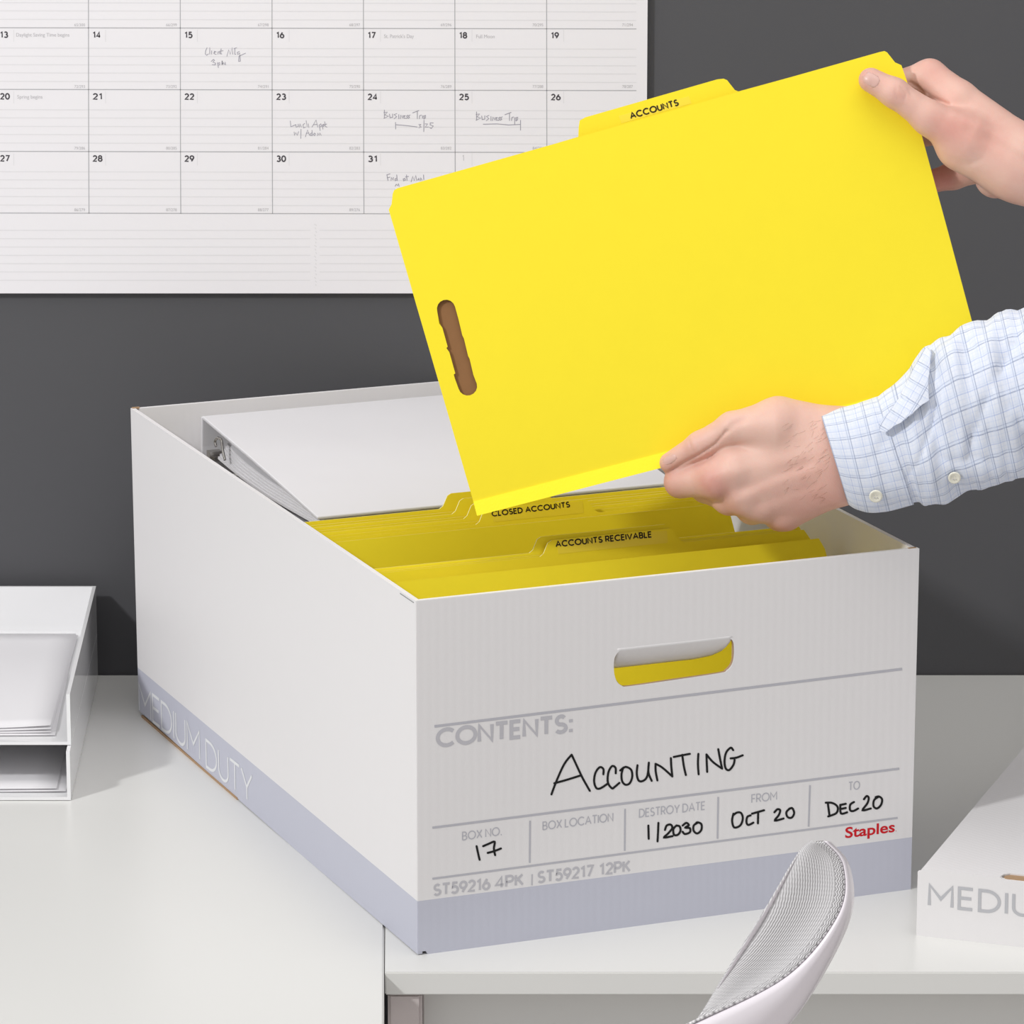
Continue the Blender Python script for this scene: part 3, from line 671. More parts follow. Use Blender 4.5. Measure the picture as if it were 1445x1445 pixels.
plate('front_panel', front, lambda x, y: hp(x, y, 0), HN, .0009, [M['yellow'], M['yedge']], hf, [slot], mi=1)
plate('divider', [(580, 300), (1240, 110), (1355, 505), (680, 680)], lambda x, y: hp(x, y, -6), HN, .0006, M['brown'], hf)
back = [(552, 300), (563, 268), (816, 193), (816.5, 180), (818, 170), (826, 165.5), (1012, 112), (1021, 111), (1026, 113), (1037, 127), (1042, 129), (1236, 76), (1246, 76), (1262, 92), (1270, 98), (1277, 116), (1388, 524), (674, 712)]
plate('back_panel', back, lambda x, y: hp(x, y, -16), HN, .0009, [M['yellow'], M['yedge']], hf, mi=1)
bm = bmesh.new()
q = [hp(668, 708, .6), hp(1390, 521, .6), hp(1394.5, 540, 7), hp(673, 727.5, 7), hp(674, 722, -18), hp(1392, 534, -18)]
v = [bm.verts.new(p) for p in q]; bm.faces.new([v[0], v[1], v[2], v[3]]); bm.faces.new([v[3], v[2], v[5], v[4]])
o = frombm('spine_gusset', bm, M['spine'], hf); s_ = o.modifiers.new('thick', 'SOLIDIFY'); s_.thickness = .0006; s_.offset = 0
P0 = hp(900, 160, -16)
plate('tab_label', [(873, 163.5), (972, 135.5), (976, 146), (877, 174)], lambda x, y: hp(x, y, -15.8), HN, .0001, mat('clear_label', (.93, .75, .045), .3), hf)
ink = Ink(P0, HN, .0004); ink.text('ACCOUNTS', (890, 168.3), (958.5, 148.8), 10, .19, .27); ink.build('label_lettering', M['black'], hf)
recentre(hf, hp(1000, 650, -8))

# ------------------------------------------------------------------ hands (signed-distance modelling, one continuous skin each)
def rc(P, a, b, ra, rb, sc=1.0):
    a = np.array(a, float); b = np.array(b, float); pa = P - a; ba = b - a
    S = np.array([1, 1, sc]); pa = pa * S; ba = ba * S
    h = np.clip((pa @ ba) / (ba @ ba), 0, 1)
    return np.linalg.norm(pa - h[..., None] * ba, axis=-1) - (ra + (rb - ra) * h)
def smin(a, b, k):
    h = np.maximum(k - np.abs(a - b), 0) / k; return np.minimum(a, b) - h * h * k * .25
def groove(P, pts, w, d):
    r = np.zeros(P.shape[:-1])
    for a, b in zip(pts, pts[1:]):
        a = np.array(a, float); b = np.array(b, float); pa = P[..., :2] - a; ba = b - a; h = np.clip((pa @ ba) / (ba @ ba), 0, 1)
        r = np.maximum(r, np.exp(-(np.linalg.norm(pa - h[..., None] * ba, axis=-1) / w) ** 2))
    return r * d
def nets(fn, lo, hi, st):
    xs = [np.arange(lo[i], hi[i] + st, st) for i in range(3)]
    G = np.stack(np.meshgrid(*xs, indexing='ij'), -1).astype(np.float32); D = fn(G)
    ins = D < 0; n = D.shape
    cs = np.zeros((n[0] - 1, n[1] - 1, n[2] - 1, 3)); cnt = np.zeros((n[0] - 1, n[1] - 1, n[2] - 1))
    off = [(i, j, k) for i in (0, 1) for j in (0, 1) for k in (0, 1)]
    def sub(a, o): return a[o[0]:n[0] - 1 + o[0], o[1]:n[1] - 1 + o[1], o[2]:n[2] - 1 + o[2]]
    for o in off:
        for axx in range(3):
            if o[axx]: continue
            o2 = list(o); o2[axx] = 1
            a, b = sub(D, o), sub(D, tuple(o2)); m = (a < 0) != (b < 0)
            t = np.where(m, a / np.where(m, a - b, 1), 0)
            for q in range(3): cs[..., q] += m * (o[q] + (t if q == axx else 0))
            cnt += m
    act = cnt > 0; idx = -np.ones(cnt.shape, int); idx[act] = np.arange(act.sum())
    loc = np.argwhere(act); V = (loc + cs[act] / cnt[act][:, None]) * st + np.array(lo)
    F = []
    for axx in range(3):
        o2 = [0, 0, 0]; o2[axx] = 1
        a = ins[:n[0] - o2[0], :n[1] - o2[1], :n[2] - o2[2]]; b = ins[o2[0]:, o2[1]:, o2[2]:]
        e = np.argwhere(a != b); p, q = [i for i in range(3) if i != axx]
        e = e[(e[:, p] > 0) & (e[:, q] > 0) & (e[:, p] < n[p] - 1) & (e[:, q] < n[q] - 1)]
        def g_(dp, dq):
            f = e.copy(); f[:, p] -= dp; f[:, q] -= dq; return idx[f[:, 0], f[:, 1], f[:, 2]]
        quad = np.stack([g_(0, 0), g_(1, 0), g_(1, 1), g_(0, 1)], 1)
        fl = a[e[:, 0], e[:, 1], e[:, 2]]
        if axx == 1: fl = ~fl
        quad[~fl] = quad[~fl][:, ::-1]; F.append(quad)
    F = np.concatenate(F); return V, F[(F >= 0).all(1)]
def skinmat():
    m = mat('skin', (.70, .43, .35), .48, .18, 1500, .42, sss=.22); nt = m.node_tree; b = nt.nodes['Principled BSDF']
    at = nt.nodes.new('ShaderNodeAttribute'); at.attribute_name = 'flush'
    no = nt.nodes.new('ShaderNodeTexNoise'); no.inputs['Scale'].default_value = 90; no.inputs['Detail'].default_value = 5
    tc = nt.nodes.new('ShaderNodeTexCoord'); nt.links.new(tc.outputs['Object'], no.inputs['Vector'])
    ad = nt.nodes.new('ShaderNodeMath'); ad.operation = 'MULTIPLY_ADD'; ad.inputs[1].default_value = .5; nt.links.new(no.outputs[0], ad.inputs[0]); nt.links.new(at.outputs['Fac'], ad.inputs[2])
    mx = nt.nodes.new('ShaderNodeMix'); mx.data_type = 'RGBA'; mx.inputs[6].default_value = (.76, .50, .415, 1); mx.inputs[7].default_value = (.62, .28, .23, 1)
    nt.links.new(ad.outputs[0], mx.inputs[0]); nt.links.new(mx.outputs[2], b.inputs['Base Color']); return m
M['skin'] = skinmat()
def hand(name, fn, lo, hi, st, flush, parent):
    V, F = nets(fn, lo, hi, st)
    for _ in range(2):  # pull the vertices onto the exact surface
        d = fn(V[None])[0]; e = .8; gr = np.stack([(fn((V + np.eye(3)[k] * e)[None])[0] - fn((V - np.eye(3)[k] * e)[None])[0]) / (2 * e) for k in range(3)], 1)
        V = V - gr * np.clip(d, -2, 2)[:, None] / np.maximum((gr ** 2).sum(1), .3)[:, None]
    W_ = [hp(*p) for p in V]
    me = bpy.data.meshes.new(name); me.from_pydata(W_, [], F.tolist()); me.update()
    at = me.attributes.new('flush', 'FLOAT', 'POINT'); r = np.zeros(len(V)) - .05
    for (x, y, c, R, s) in flush: r += s * np.exp(-(((V[:, 0] - x) ** 2 + (V[:, 1] - y) ** 2 + (V[:, 2] - c) ** 2) / R ** 2))
    at.data.foreach_set('value', np.clip(r, -.3, 1).astype(np.float32))
    o = link(name, me, M['skin'], parent, True)
    bm = bmesh.new(); bm.from_mesh(me); bmesh.ops.recalc_face_normals(bm, faces=bm.faces[:]); bmesh.ops.smooth_vert(bm, verts=bm.verts[:], factor=.4, use_axis_x=True, use_axis_y=True, use_axis_z=True); bm.to_mesh(me); bm.free()
    return o
def surfc(fn, x, y, top=110):
    c = np.arange(top, -60, -.5); P = np.stack([np.full_like(c, x), np.full_like(c, y), c], -1)[None]; d = fn(P)[0]; i = np.argmax(d < 0); return c[i]
def nail(fn, cx, cy, ang, ln, wd, parent):
    """thin curved nail plate laid on the finger surface"""
    bm = bmesh.new(); g_ = []; n = 8
    dx, dy = math.cos(ang), math.sin(ang)
    for i in range(n + 1):
        row = []
        for j in range(n + 1):
            a, b = -1 + 2 * i / n, -1 + 2 * j / n
            a2, b2 = a * math.sqrt(1 - .42 * b * b), b * math.sqrt(1 - .42 * a * a)
            x = cx + dx * a2 * ln - dy * b2 * wd; y = cy + dy * a2 * ln + dx * b2 * wd
            row.append(bm.verts.new(hp(x, y, surfc(fn, x, y) + .55 - .75 * max(abs(a), abs(b)) ** 4)))
        g_.append(row)
    for i in range(n):
        for j in range(n): bm.faces.new([g_[i][j], g_[i + 1][j], g_[i + 1][j + 1], g_[i][j + 1]])
    bmesh.ops.recalc_face_normals(bm, faces=bm.faces[:])
    o = frombm('fingernail', bm, M['nail'], parent, True); s_ = o.modifiers.new('thick', 'SOLIDIFY'); s_.thickness = .0002; s_.offset = 0

pe = thing('person', 'person in a pale blue checked shirt holding up the big yellow folder with both hands', 'person')
# --- lower hand: back of the hand to the camera, thumb over the folder's spine
def lower(P):
    z = 1.3
    arm = rc(P, (1300, 610, 58), (1188, 645, 48), 60, 59, 1.35)
    palm = smin(rc(P, (1178, 622, 48), (1100, 602, 50), 46, 42, z), rc(P, (1165, 635, 48), (1042, 664, 44), 46, 36, z), 22)
    palm = smin(palm, rc(P, (1170, 648, 46), (1052, 694, 38), 46, 33, z), 20)
    palm = smin(palm, rc(P, (1175, 660, 44), (1076, 706, 28), 46, 31, z), 20)
    palm = smin(palm, rc(P, (1180, 668, 40), (1108, 722, 16), 42, 27, z), 20)
    d = smin(arm, palm, 26)
    th = smin(rc(P, (1095, 600, 52), (1034, 604, 52), 38, 23), rc(P, (1034, 604, 52), (988, 628, 40), 22, 18.5), 8)
    th = smin(th, rc(P, (988, 628, 40), (945, 653, 20), 18.5, 14.5), 8)
    d = smin(d, th, 9)
    ix = smin(rc(P, (1036, 664, 48), (1012, 676, 44), 31, 27), rc(P, (1012, 676, 44), (960, 680, 12), 26, 22), 12)
    ix = smin(ix, rc(P, (960, 680, 10), (955, 655, -30), 21, 17), 8); ix = smin(ix, rc(P, (955, 655, -32), (985, 628, -30), 16, 14), 6)
    d = smin(d, ix, 8)
    md = smin(rc(P, (1052, 694, 36), (1030, 702, 20), 30, 24), rc(P, (1030, 702, 20), (995, 690, -28), 23, 19), 10)
    md = smin(md, rc(P, (995, 690, -28), (1010, 640, -42), 18, 15), 8)
    d = smin(d, md, 8)
    rg = smin(rc(P, (1076, 706, 28), (1062, 716, 8), 28, 23), rc(P, (1062, 716, 8), (1040, 700, -36), 22, 18), 10)
    rg = smin(rg, rc(P, (1040, 700, -36), (1050, 645, -44), 17, 14), 8); d = smin(d, rg, 8)
    pk = smin(rc(P, (1108, 724, 16), (1100, 728, 4), 23, 20), rc(P, (1100, 728, 4), (1085, 705, -38), 19, 16), 10)
    pk = smin(pk, rc(P, (1085, 705, -38), (1090, 655, -42), 15, 12), 8); d = smin(d, pk, 8)
    front_ = 1 / (1 + np.exp(-(P[..., 2] - 25) / 6))
    d = d + front_ * (groove(P, [(942, 668), (962, 654), (985, 642), (1010, 626), (1026, 608)], 2.2, 3.2) + groove(P, [(972, 622), (976, 632), (979, 640)], 1.6, .9) + groove(P, [(979, 617), (984, 628), (986, 636)], 1.6, .8)
        + groove(P, [(1026, 608), (1038, 598), (1052, 592)], 5, 1.5) - groove(P, [(1015, 672), (1060, 660), (1130, 645)], 9, 1.2) - groove(P, [(1040, 706), (1100, 680), (1150, 662)], 8, 1.4) + groove(P, [(1050, 690), (1100, 668), (1140, 655)], 8, 1.6) + groove(P, [(1070, 712), (1115, 696), (1150, 684)], 7, 1.2))
    return d
lh = hand('left_hand', lower, (915, 535, -75), (1290, 775, 125), 2.2,
     [(1006, 682, 60, 26, .75), (945, 660, 25, 20, .35), (945, 695, 15, 24, .45), (1035, 722, 30, 22, .5), (1102, 745, 15, 24, .55), (975, 632, 50, 18, .3), (1160, 700, 50, 60, .35), (1060, 640, 80, 50, -.25), (1110, 600, 90, 50, -.12)], pe)
nail(lower, 945, 648, math.atan2(-21, 38), 11, 6.5, lh)
bm = bmesh.new(); rr = random.Random(3)
for k in range(70):
    x = rr.uniform(1112, 1172); y = rr.uniform(590, 706) 
    a = rr.gauss(math.radians(215), .22); ln = rr.uniform(8, 15); b_ = rr.uniform(-.5, .5); pts = []
    for q in range(5):
        t_ = q / 4; pts.append(hp(x, y, surfc(lower, x, y) + .3 + 1.6 * t_)); x += math.cos(a + b_ * t_) * ln / 4; y -= math.sin(a + b_ * t_) * ln / 4
    tube_bm(bm, pts, [.00005, .00005, .00005, .00004, .00002], 4, False)
tag(frombm('arm_hair', bm, mat('brown_hair', (.36, .20, .13), .6), lh), kind='stuff')
# --- upper hand: thumb on the front of the folder, fingers behind
def upper(P):
    z = 1.15
    arm = rc(P, (1560, 282, -10), (1435, 231, -4), 56, 49, z)
    d = smin(arm, smin(rc(P, (1440, 222, -4), (1352, 142, -22), 44, 29, z), rc(P, (1435, 235, 0), (1362, 200, 2), 46, 44, z), 18), 22)
    d = smin(d, rc(P, (1432, 246, -22), (1405, 250, -32), 38, 30, z), 12)
    th = smin(rc(P, (1365, 196, 8), (1312, 166, 16), 37, 25), rc(P, (1312, 166, 16), (1262, 131, 22), 24, 19.5), 10)
    th = smin(th, rc(P, (1262, 131, 22), (1229, 113, 20), 20, 17.5), 10)
    d = smin(d, th, 10)
    ix = smin(rc(P, (1352, 142, -22), (1312, 108, -40), 29, 24), rc(P, (1312, 108, -42), (1262, 118, -42), 23, 17), 9)
    ix = smin(ix, rc(P, (1262, 118, -42), (1226, 135, -36), 16, 13), 7); d = smin(d, ix, 6)
    for (a, b, c_, e, r) in (((1368, 170, -34), (1322, 156, -58), (1270, 165, -50), (1232, 180, -38), 20), ((1384, 196, -42), (1335, 184, -70), (1280, 196, -56), (1242, 210, -38), 18), ((1398, 232, -46), (1345, 248, -64), (1308, 258, -50), (1272, 262, -36), 18.5)):
        f = smin(rc(P, a, b, r + 4, r), rc(P, b, c_, r, r - 2.5), 8); f = smin(f, rc(P, c_, e, r - 3, r - 5.5), 6); d = smin(d, f, 5)
    fr = 1 / (1 + np.exp(-(P[..., 2] - 8) / 6))
    d = d + fr * (groove(P, [(1265, 122), (1264, 132), (1267, 140)], 1.5, .9) + groove(P, [(1271, 123), (1279, 132), (1277, 141)], 1.5, .9) + groove(P, [(1282, 126), (1286, 134)], 1.5, .7))
    d = d + groove(P, [(1284, 116), (1296, 123), (1316, 138), (1338, 147)], 2.4, 2.6) * (1 / (1 + np.exp((P[..., 2] - 55) / 6)))
    d = d + fr * (groove(P, [(1345, 225), (1365, 232), (1385, 225)], 5, .8) - groove(P, [(1350, 160), (1400, 185), (1445, 215)], 9, 2.0) + groove(P, [(1365, 185), (1410, 205), (1445, 225)], 9, 1.5))
    return d
rh = hand('right_hand', upper, (1195, 60, -105), (1590, 350, 80), 2.2,
     [(1222, 110, 32, 18, .3), (1345, 180, 40, 32, .6), (1400, 195, 40, 30, .4), (1320, 100, -20, 24, .35), (1325, 255, -50, 30, 1.0), (1265, 132, 40, 16, .2), (1375, 240, 40, 40, -.15), (1440, 200, 40, 20, -.2), (1420, 280, -20, 20, .6)], pe)
nail(upper, 1229.5, 112.5, math.atan2(18, 32), 13, 10, rh)

# --- sleeve
def plaid():
    m = mat('checked_shirt_cotton', (.8, .83, .9), .75, .12, 2500, .15, sheen=.2); nt = m.node_tree; b = nt.nodes['Principled BSDF']
    uv = nt.nodes.new('ShaderNodeUVMap'); uv.uv_map = 'UVMap'; sx = nt.nodes.new('ShaderNodeSeparateXYZ'); nt.links.new(uv.outputs[0], sx.inputs[0])
    def stripe(out, period, phase, width):
        a = nt.nodes.new('ShaderNodeMath'); a.operation = 'ADD'; a.inputs[1].default_value = phase + 1000 * period; nt.links.new(out, a.inputs[0])
        mo = nt.nodes.new('ShaderNodeMath'); mo.operation = 'MODULO'; mo.inputs[1].default_value = period; nt.links.new(a.outputs[0], mo.inputs[0])
        lt = nt.nodes.new('ShaderNodeMath'); lt.operation = 'LESS_THAN'; lt.inputs[1].default_value = width; nt.links.new(mo.outputs[0], lt.inputs[0]); return lt.outputs[0]
    base = (.74, .775, .86, 1); last = None
    def over(fac, colr, k):
        nonlocal last
        mu = nt.nodes.new('ShaderNodeMath'); mu.operation = 'MULTIPLY'; mu.inputs[1].default_value = k; nt.links.new(fac, mu.inputs[0])
        mx = nt.nodes.new('ShaderNodeMix'); mx.data_type = 'RGBA'; mx.inputs[7].default_value = (*colr, 1)
        if last is None: mx.inputs[6].default_value = base
        else: nt.links.new(last, mx.inputs[6])
        nt.links.new(mu.outputs[0], mx.inputs[0]); last = mx.outputs[2]
    for out, s in ((sx.outputs[0], 1.0), (sx.outputs[1], 1.12)):
        over(stripe(out, 13 * s, 5, 5.0), (.64, .71, .86), .30)
        over(stripe(out, 26 * s, 0, 1.3), (.22, .27, .42), .62)
        over(stripe(out, 26 * s, 3, 1.0), (.25, .3, .45), .40)
        over(stripe(out, 26 * s, 13, 1.0), (.3, .4, .7), .45)
        over(stripe(out, 6.5 * s, 2, 1.0), (.5, .6, .8), .22)
    nt.links.new(last, b.inputs['Base Color']); return m
M['plaid'] = plaid()
M['plaid_in'] = mat('shirt_seam_cotton', (.80, .84, .93), .75, .1, 2500, .15)
def wr(t, u):
    """cloth wrinkles, pixels"""
    return (6.0 * math.sin(5.1 * t + 3 * math.sin(u * 1.3)) * math.sin(1.7 * u + t * 2.3) + 2.0 * math.sin(9.7 * t - 2.2 * u) + 1.3 * math.sin(17 * t + 4.1 * u)
            - 5.5 * (1 - abs(math.sin(1.9 * t + 1.3 * u + .7 * math.sin(3 * u + t)))) ** 5 - 4 * (1 - abs(math.sin(2.6 * t - 1.7 * u + 1.1 * math.sin(2.2 * t)))) ** 6)
def loft(name, secs, semi, cc, parent, wamp=1, nu=96, nv=6, th=.0007, cap=False, uvoff=0, rim=0):
    secs = smoothpts([(*a, *b) for a, b in secs], nv); n = len(secs); V = []; F = []; UV = []
    along = 0; prev = None
    for i, (x0, y0, x1, y1) in enumerate(secs):
        t = i / (n - 1); mx_, my_ = (x0 + x1) / 2, (y0 + y1) / 2; hx, hy = (x1 - x0) / 2, (y1 - y0) / 2; H = math.hypot(hx, hy)
        if prev: along += math.hypot(mx_ - prev[0], my_ - prev[1])
        prev = (mx_, my_); se = semi(along); c0 = cc(along); amp = wamp * min(1, along / 70)
        for k in range(nu):
            a = 2 * math.pi * k / nu; r = 1 + amp * wr(along / 70, a) / max(H, 1) * (.6 + .4 * abs(math.sin(a)))
            rr = r * (1 + rim * (i < 2))
            V.append((mx_ - hx * math.cos(a) * rr, my_ - hy * math.cos(a) * rr, c0 + se * math.sin(a) * (1 + 2.3 * (rr - 1)))); UV.append((a * 68, along + uvoff))
    for i in range(n - 1):
        for k in range(nu): F.append((i * nu + k, i * nu + (k + 1) % nu, (i + 1) * nu + (k + 1) % nu, (i + 1) * nu + k))
    if cap: F.append(tuple((n - 1) * nu + k for k in range(nu)))
    me = bpy.data.meshes.new(name); me.from_pydata([hp(*p) for p in V], [], F); me.update()
    ul = me.uv_layers.new(name='UVMap')
    for p in me.polygons:
        wrap = len(p.vertices) == 4 and any(v % nu == nu - 1 for v in p.vertices) and any(v % nu == 0 for v in p.vertices)
        for li, v in zip(p.loop_indices, p.vertices):
            u_, v_ = UV[v]
            if wrap and v % nu == 0: u_ += 2 * math.pi * 68
            ul.data[li].uv = (u_, v_)
    o = link(name, me, M['plaid'], parent, True); s_ = o.modifiers.new('thick', 'SOLIDIFY'); s_.thickness = th; s_.offset = -1
    return o, V
cuffs = [((1158, 583), (1197, 712)), ((1172, 579.5), (1209, 719)), ((1196, 573), (1232, 724)), ((1222, 565), (1262, 719)), ((1240, 558.5), (1290, 713))]
cuff, CV = loft('shirt_cuff', cuffs, lambda a: 47 + a * .04, lambda a: 60, pe, .25, th=.0016)
sl = [((1238, 560), (1284, 711)), ((1250, 551), (1296, 708)), ((1268, 538), (1306, 714)), ((1288, 512), (1330, 709)), ((1309, 487), (1362, 698)), ((1345, 468), (1400, 688)), ((1392, 450), (1440, 674)), ((1445, 432), (1500, 652)), ((1560, 392), (1625, 612)), ((1700, 342), (1770, 570))]
sleeve, SV = loft('shirt_sleeve', sl, lambda a: 50 + a * .12, lambda a: 60 + a * .02, pe, 1.0, nu=120, nv=8, uvoff=7, cap=True)
# upper arm's sleeve, just outside the frame
sl2, _ = loft('shirt_sleeve', [((1548, 208), (1520, 328)), ((1580, 205), (1555, 345)), ((1640, 205), (1600, 370)), ((1760, 235), (1710, 420))], lambda a: 62 + a * .1, lambda a: -10, pe, .8, cap=True)
def sleevec(x, y):
    best = max((p for p in SV + CV if (p[0] - x) ** 2 + (p[1] - y) ** 2 < 64), key=lambda p: p[2], default=(0, 0, 110)); return best[2]
# placket flap folded on the sleeve
fl_ = [(1241, 609), (1238, 599), (1250, 583), (1268, 560), (1284, 530), (1300, 500), (1309, 489), (1316, 496), (1313, 530), (1314, 566), (1302, 573), (1290, 584), (1275, 596), (1262, 602), (1250, 611)]
bm = bmesh.new()
vs_ = []
def flapc(x, y): return sleevec(x, y) + 4 + 6 * max(0, min(1, (y - 480) / 110)) 
tri = tessellate_polygon([[Vector((x, y, 0)) for x, y in fl_]])
import itertools
N = 14; me = None
F_ = []; V_ = []
for t3 in tri:
    a3, b3, c3 = [Vector(fl_[i]) for i in t3]
    base = len(V_); ids = {}
    for i in range(N + 1):
        for j in range(N + 1 - i):
            p = a3 + (b3 - a3) * (i / N) + (c3 - a3) * (j / N); ids[i, j] = len(V_); V_.append((p.x, p.y, flapc(p.x, p.y)))
    for i in range(N):
        for j in range(N - i):
            F_.append((ids[i, j], ids[i + 1, j], ids[i, j + 1]))
            if i + j < N - 1: F_.append((ids[i + 1, j], ids[i + 1, j + 1], ids[i, j + 1]))
me = bpy.data.meshes.new('sleeve_placket'); me.from_pydata([hp(*p) for p in V_], [], F_); ul = me.uv_layers.new(name='UVMap')
for p in me.polygons:
    for li, v in zip(p.loop_indices, p.vertices): ul.data[li].uv = (V_[v][0] * .5 - V_[v][1] * .86, V_[v][0] * .86 + V_[v][1] * .5)
bm = bmesh.new(); bm.from_mesh(me); bmesh.ops.remove_doubles(bm, verts=bm.verts[:], dist=.00005)
for _ in range(6): bmesh.ops.smooth_vert(bm, verts=bm.verts[:], factor=.5, use_axis_x=True, use_axis_y=True, use_axis_z=True)
bmesh.ops.recalc_face_normals(bm, faces=bm.faces[:]); bm.to_mesh(me); bm.free()
o = link('sleeve_placket', me, M['plaid'], pe, True); s_ = o.modifiers.new('thick', 'SOLIDIFY'); s_.thickness = .0016; s_.offset = 0
# buttons
for (x, y, r) in ((1236, 700, 9.5), (1347, 674, 9)):
    c0 = sleevec(x, y); bm = bmesh.new(); rows = []
    e1 = Vector((.95, .3, 0)).normalized()
    tilt = -.55
    def bp(a, r_, h):
        px_, py_ = r_ * math.cos(a), r_ * math.sin(a)
        return hp(x + px_ - h * .1, y + py_ * .92 + h * .25, c0 + 1.5 + h - py_ * .45 )
    profile = [(0, 2.2), (.55, 2.2), (.72, 3.4), (.9, 3.4), (1, 2.2), (1, 0)]
    cen = bm.verts.new(bp(0, 0, 2.2)); prev = None
    for (q, h) in profile[1:]:
        ring = [bm.verts.new(bp(2 * math.pi * k / 20, r * q, h)) for k in range(20)]
        for k in range(20):
            if prev is None: bm.faces.new([cen, ring[k], ring[(k + 1) % 20]])
            else: bm.faces.new([prev[k], ring[k], ring[(k + 1) % 20], prev[(k + 1) % 20]])
        prev = ring
    bmesh.ops.recalc_face_normals(bm, faces=bm.faces[:])
    bo = frombm('shirt_button', bm, M['button'], pe, True)
    bm = bmesh.new()
    for sx_, sy_ in ((-1, -1), (1, -1), (1, 1), (-1, 1)):
        bmesh.ops.create_icosphere(bm, subdivisions=1, radius=.0005, matrix=Matrix.Translation(bp(0, 0, 2.4) + RT * sx_ * .0009 + UP * sy_ * .0009))
    frombm('thread_hole', bm, M['tiny'], bo)
recentre(pe, (.62, -.05, Z0 + .2))

# ------------------------------------------------------------------ chair
DC = 2.6
def cpnt(x, y, c=0): return atd(x, y, DC - c / 2577.)
ch = thing('desk_chair', 'white chair with curved backrest and grey woven pad in front of the desk', 'chair')
Lc = smoothpts([(1147, 1187.5), (1126, 1207), (1077, 1290), (1024, 1376), (988, 1438), (960, 1485), (930, 1530)], 8)
Rc = smoothpts([(1163, 1187), (1190, 1221), (1184, 1289), (1112, 1376), (985, 1441), (900, 1478), (820, 1510)], 8)
Oc = smoothpts([(1172, 1187.3), (1200, 1224), (1200, 1298), (1140, 1412), (1075, 1487), (1000, 1545), (900, 1590)], 8)
Rc[0] = (1163, 1187)
def chain(cu, c): return [Vector((p[0], p[1], 0)) for p in cu]
n = len(Lc); nu = 14; V_ = []; F_ = []; UVs = []
for i in range(n):
    a3, b3 = Lc[i], Rc[i]; wdt = math.hypot(b3[0] - a3[0], b3[1] - a3[1])
    for k in range(nu + 1):
        s = k / nu; x = a3[0] + (b3[0] - a3[0]) * s; y = a3[1] + (b3[1] - a3[1]) * s
        # concave pad: nearest the camera at its left crease, falling back, then rolling up to the rim
        c = -.16 * wdt * math.sin(math.pi * min(s * .95, 1)) - 10 * (1 - s) - .2 * wdt * (1 - s) ** 6
        V_.append(cpnt(x, y, c)); UVs.append(((1 - s) * wdt, i * 7.0))
    # fold the far left edge round behind
for i in range(n - 1):
    for k in range(nu): F_.append((i * (nu + 1) + k, i * (nu + 1) + k + 1, (i + 1) * (nu + 1) + k + 1, (i + 1) * (nu + 1) + k))
me = bpy.data.meshes.new('back_pad'); me.from_pydata(V_, [], F_); ul = me.uv_layers.new(name='UVMap')
for p in me.polygons:
    for li, v in zip(p.loop_indices, p.vertices): ul.data[li].uv = UVs[v]
def weave():
    m = mat('grey_woven_pad', (.62, .61, .62), .8, spec=.15); nt = m.node_tree; b = nt.nodes['Principled BSDF']
    uv = nt.nodes.new('ShaderNodeUVMap'); uv.uv_map = 'UVMap'; sx = nt.nodes.new('ShaderNodeSeparateXYZ'); nt.links.new(uv.outputs[0], sx.inputs[0])
    def mth(op, a, b_=None, c_=None):
        nd = nt.nodes.new('ShaderNodeMath'); nd.operation = op
        for i_, q in enumerate((a, b_, c_)):
            if q is None: continue
            if isinstance(q, (int, float)): nd.inputs[i_].default_value = q
            else: nt.links.new(q, nd.inputs[i_])
        return nd.outputs[0]
    zig = mth('PINGPONG', sx.outputs[1], 3.0)
    edge = mth('LESS_THAN', sx.outputs[0], 13.0)
    a_ = mth('ADD', sx.outputs[0], mth('MULTIPLY', zig, mth('MULTIPLY_ADD', edge, .6, .18)))
    f = mth('SINE', mth('MULTIPLY', a_, 2 * math.pi / 3.6))
    rib = mth('SINE', mth('MULTIPLY', sx.outputs[1], 2 * math.pi / 4.3))
    f2 = mth('MULTIPLY_ADD', f, .2, mth('MULTIPLY_ADD', rib, .05, .62))
    f3 = mth('MULTIPLY_ADD', mth('MULTIPLY', edge, f), .3, f2)
    f4 = mth('SUBTRACT', f3, mth('MULTIPLY', edge, .12))
    mx = nt.nodes.new('ShaderNodeMix'); mx.data_type = 'RGBA'; mx.clamp_factor = True; mx.inputs[6].default_value = (.33, .32, .33, 1); mx.inputs[7].default_value = (.88, .87, .88, 1)
    nt.links.new(f4, mx.inputs[0]); nt.links.new(mx.outputs[2], b.inputs['Base Color'])
    bu = nt.nodes.new('ShaderNodeBump'); bu.inputs['Strength'].default_value = .5; bu.inputs['Distance'].default_value = .0008
    nt.links.new(f, bu.inputs['Height']); nt.links.new(bu.outputs[0], b.inputs['Normal']); return m
M['weave'] = weave()
o = link('back_pad', me, M['weave'], ch, True); s_ = o.modifiers.new('thick', 'SOLIDIFY'); s_.thickness = .0015; s_.offset = -1
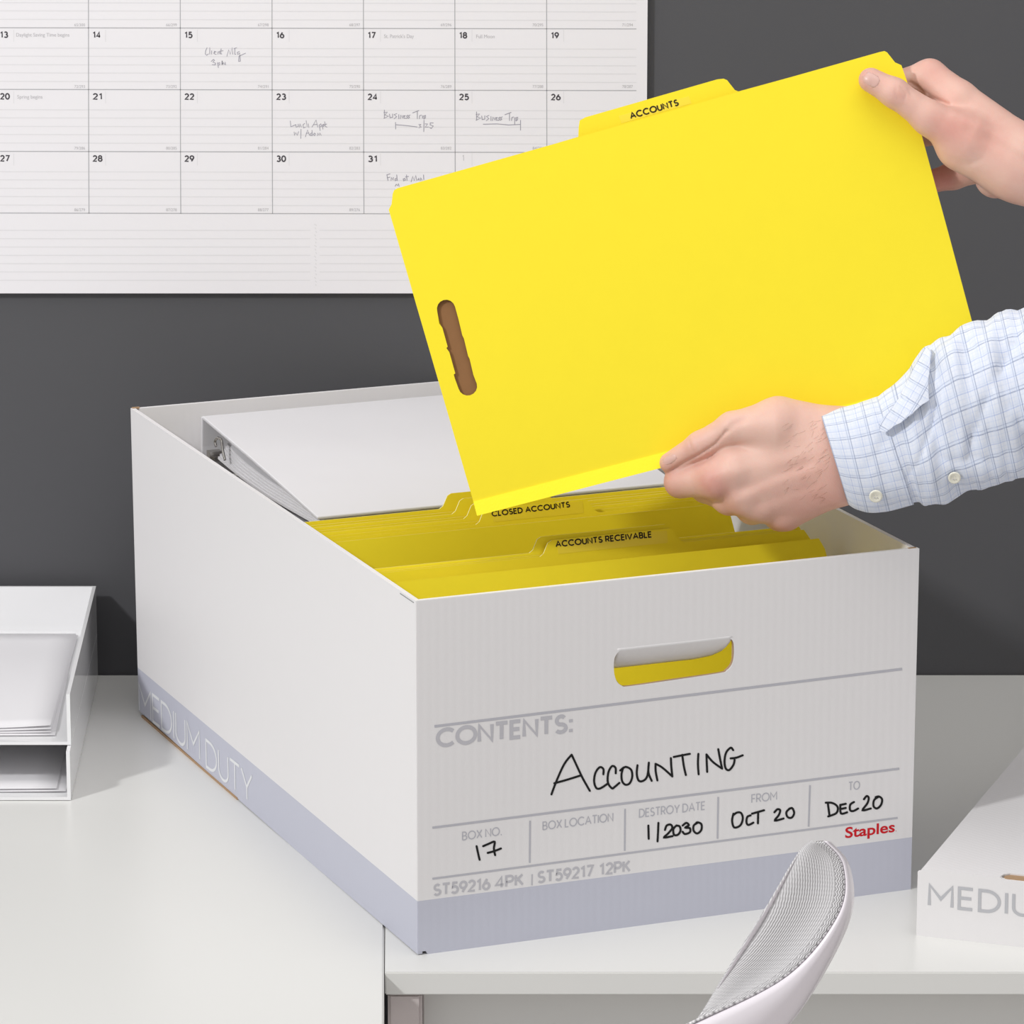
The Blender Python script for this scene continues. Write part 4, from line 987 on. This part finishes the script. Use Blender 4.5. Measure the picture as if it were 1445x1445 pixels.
# shell: rim lip, outer curved skin and hidden back
V_ = []; F_ = []; K = 16
for i in range(n):
    a3, b3, o3 = Vector(Lc[i]), Vector(Rc[i]), Vector(Oc[i]); dlt = o3 - b3; wdt = (b3 - a3).length
    pts = []
    # inner lip just beside the pad, rounds over the edge, then runs back and round to behind the left crease
    pts.append((b3.x - 1, b3.y - .5, -6)); pts.append((b3.x + dlt.x * .06, b3.y + dlt.y * .06, 3)); pts.append((b3.x + dlt.x * .2, b3.y + dlt.y * .2, 4))
    for k in range(1, 7):
        t_ = k / 6 * math.pi / 2; pts.append((b3.x + dlt.x * (.2 + .8 * math.sin(t_)), b3.y + dlt.y * (.2 + .8 * math.sin(t_)), 4 - 60 * (1 - math.cos(t_))))
    for k in range(1, 7):
        t_ = k / 6; e = o3 + (a3 - o3) * t_; pts.append((e.x, e.y, -56 - 28 * math.sin(t_ * math.pi / 2) + 66 * t_ ** 3))
    V_ += [cpnt(*p) for p in pts]; K = len(pts)
for i in range(n - 1):
    for k in range(K - 1): F_.append((i * K + k, i * K + k + 1, (i + 1) * K + k + 1, (i + 1) * K + k))
F_.append(tuple(range(K)))
o = raw('back_shell', V_, F_, M['shell'], ch, True); 
bm = bmesh.new(); bm.from_mesh(o.data); bmesh.ops.recalc_face_normals(bm, faces=bm.faces[:]); bm.to_mesh(o.data); bm.free()
p0_ = cpnt(965, 1500, -40); p1_ = cpnt(940, 1640, -40)
SX, SY, zs = p1_.x - .16, p1_.y - .03, .47
bm = bmesh.new(); tube_bm(bm, smoothpts([tuple(p0_), tuple(p1_), (p1_.x + .005, p1_.y, .62), (p1_.x - .02, p1_.y - .01, .48), (SX + .02, SY, .43)], 4), .019, 14); frombm('back_support', bm, M['shell'], ch, True)
bm = bmesh.new(); bmesh.ops.create_cone(bm, cap_ends=True, segments=40, radius1=.20, radius2=.215, depth=.05, matrix=Matrix.Translation((SX, SY, zs - .02))); bmesh.ops.bevel(bm, geom=bm.edges[:], offset=.008, segments=2, affect='EDGES'); frombm('seat', bm, M['weave'], ch, True)
bm = bmesh.new(); tube_bm(bm, [(SX, SY, .09), (SX, SY, zs - .045)], .028, 16); frombm('gas_post', bm, M['shell'], ch, True)
for k in range(5):
    a_ = k * 2 * math.pi / 5 + .3; e = Vector((math.cos(a_), math.sin(a_), 0))
    bm = bmesh.new(); tube_bm(bm, [Vector((SX, SY, .1)) + e * .02, Vector((SX, SY, .075)) + e * .27], [.024, .015], 10); frombm('base_arm', bm, M['shell'], ch, True)
    bm = bmesh.new(); bmesh.ops.create_cone(bm, cap_ends=True, segments=20, radius1=.029, radius2=.029, depth=.03, matrix=Matrix.Translation(Vector((SX, SY, .0295)) + e * .27) @ Matrix.Rotation(a_, 4, 'Z') @ Matrix.Rotation(math.pi / 2, 4, 'X')); bmesh.ops.bevel(bm, geom=bm.edges[:], offset=.004, segments=1, affect='EDGES'); frombm('caster', bm, M['dark'], ch, True)
recentre(ch, (SX, SY, 0))
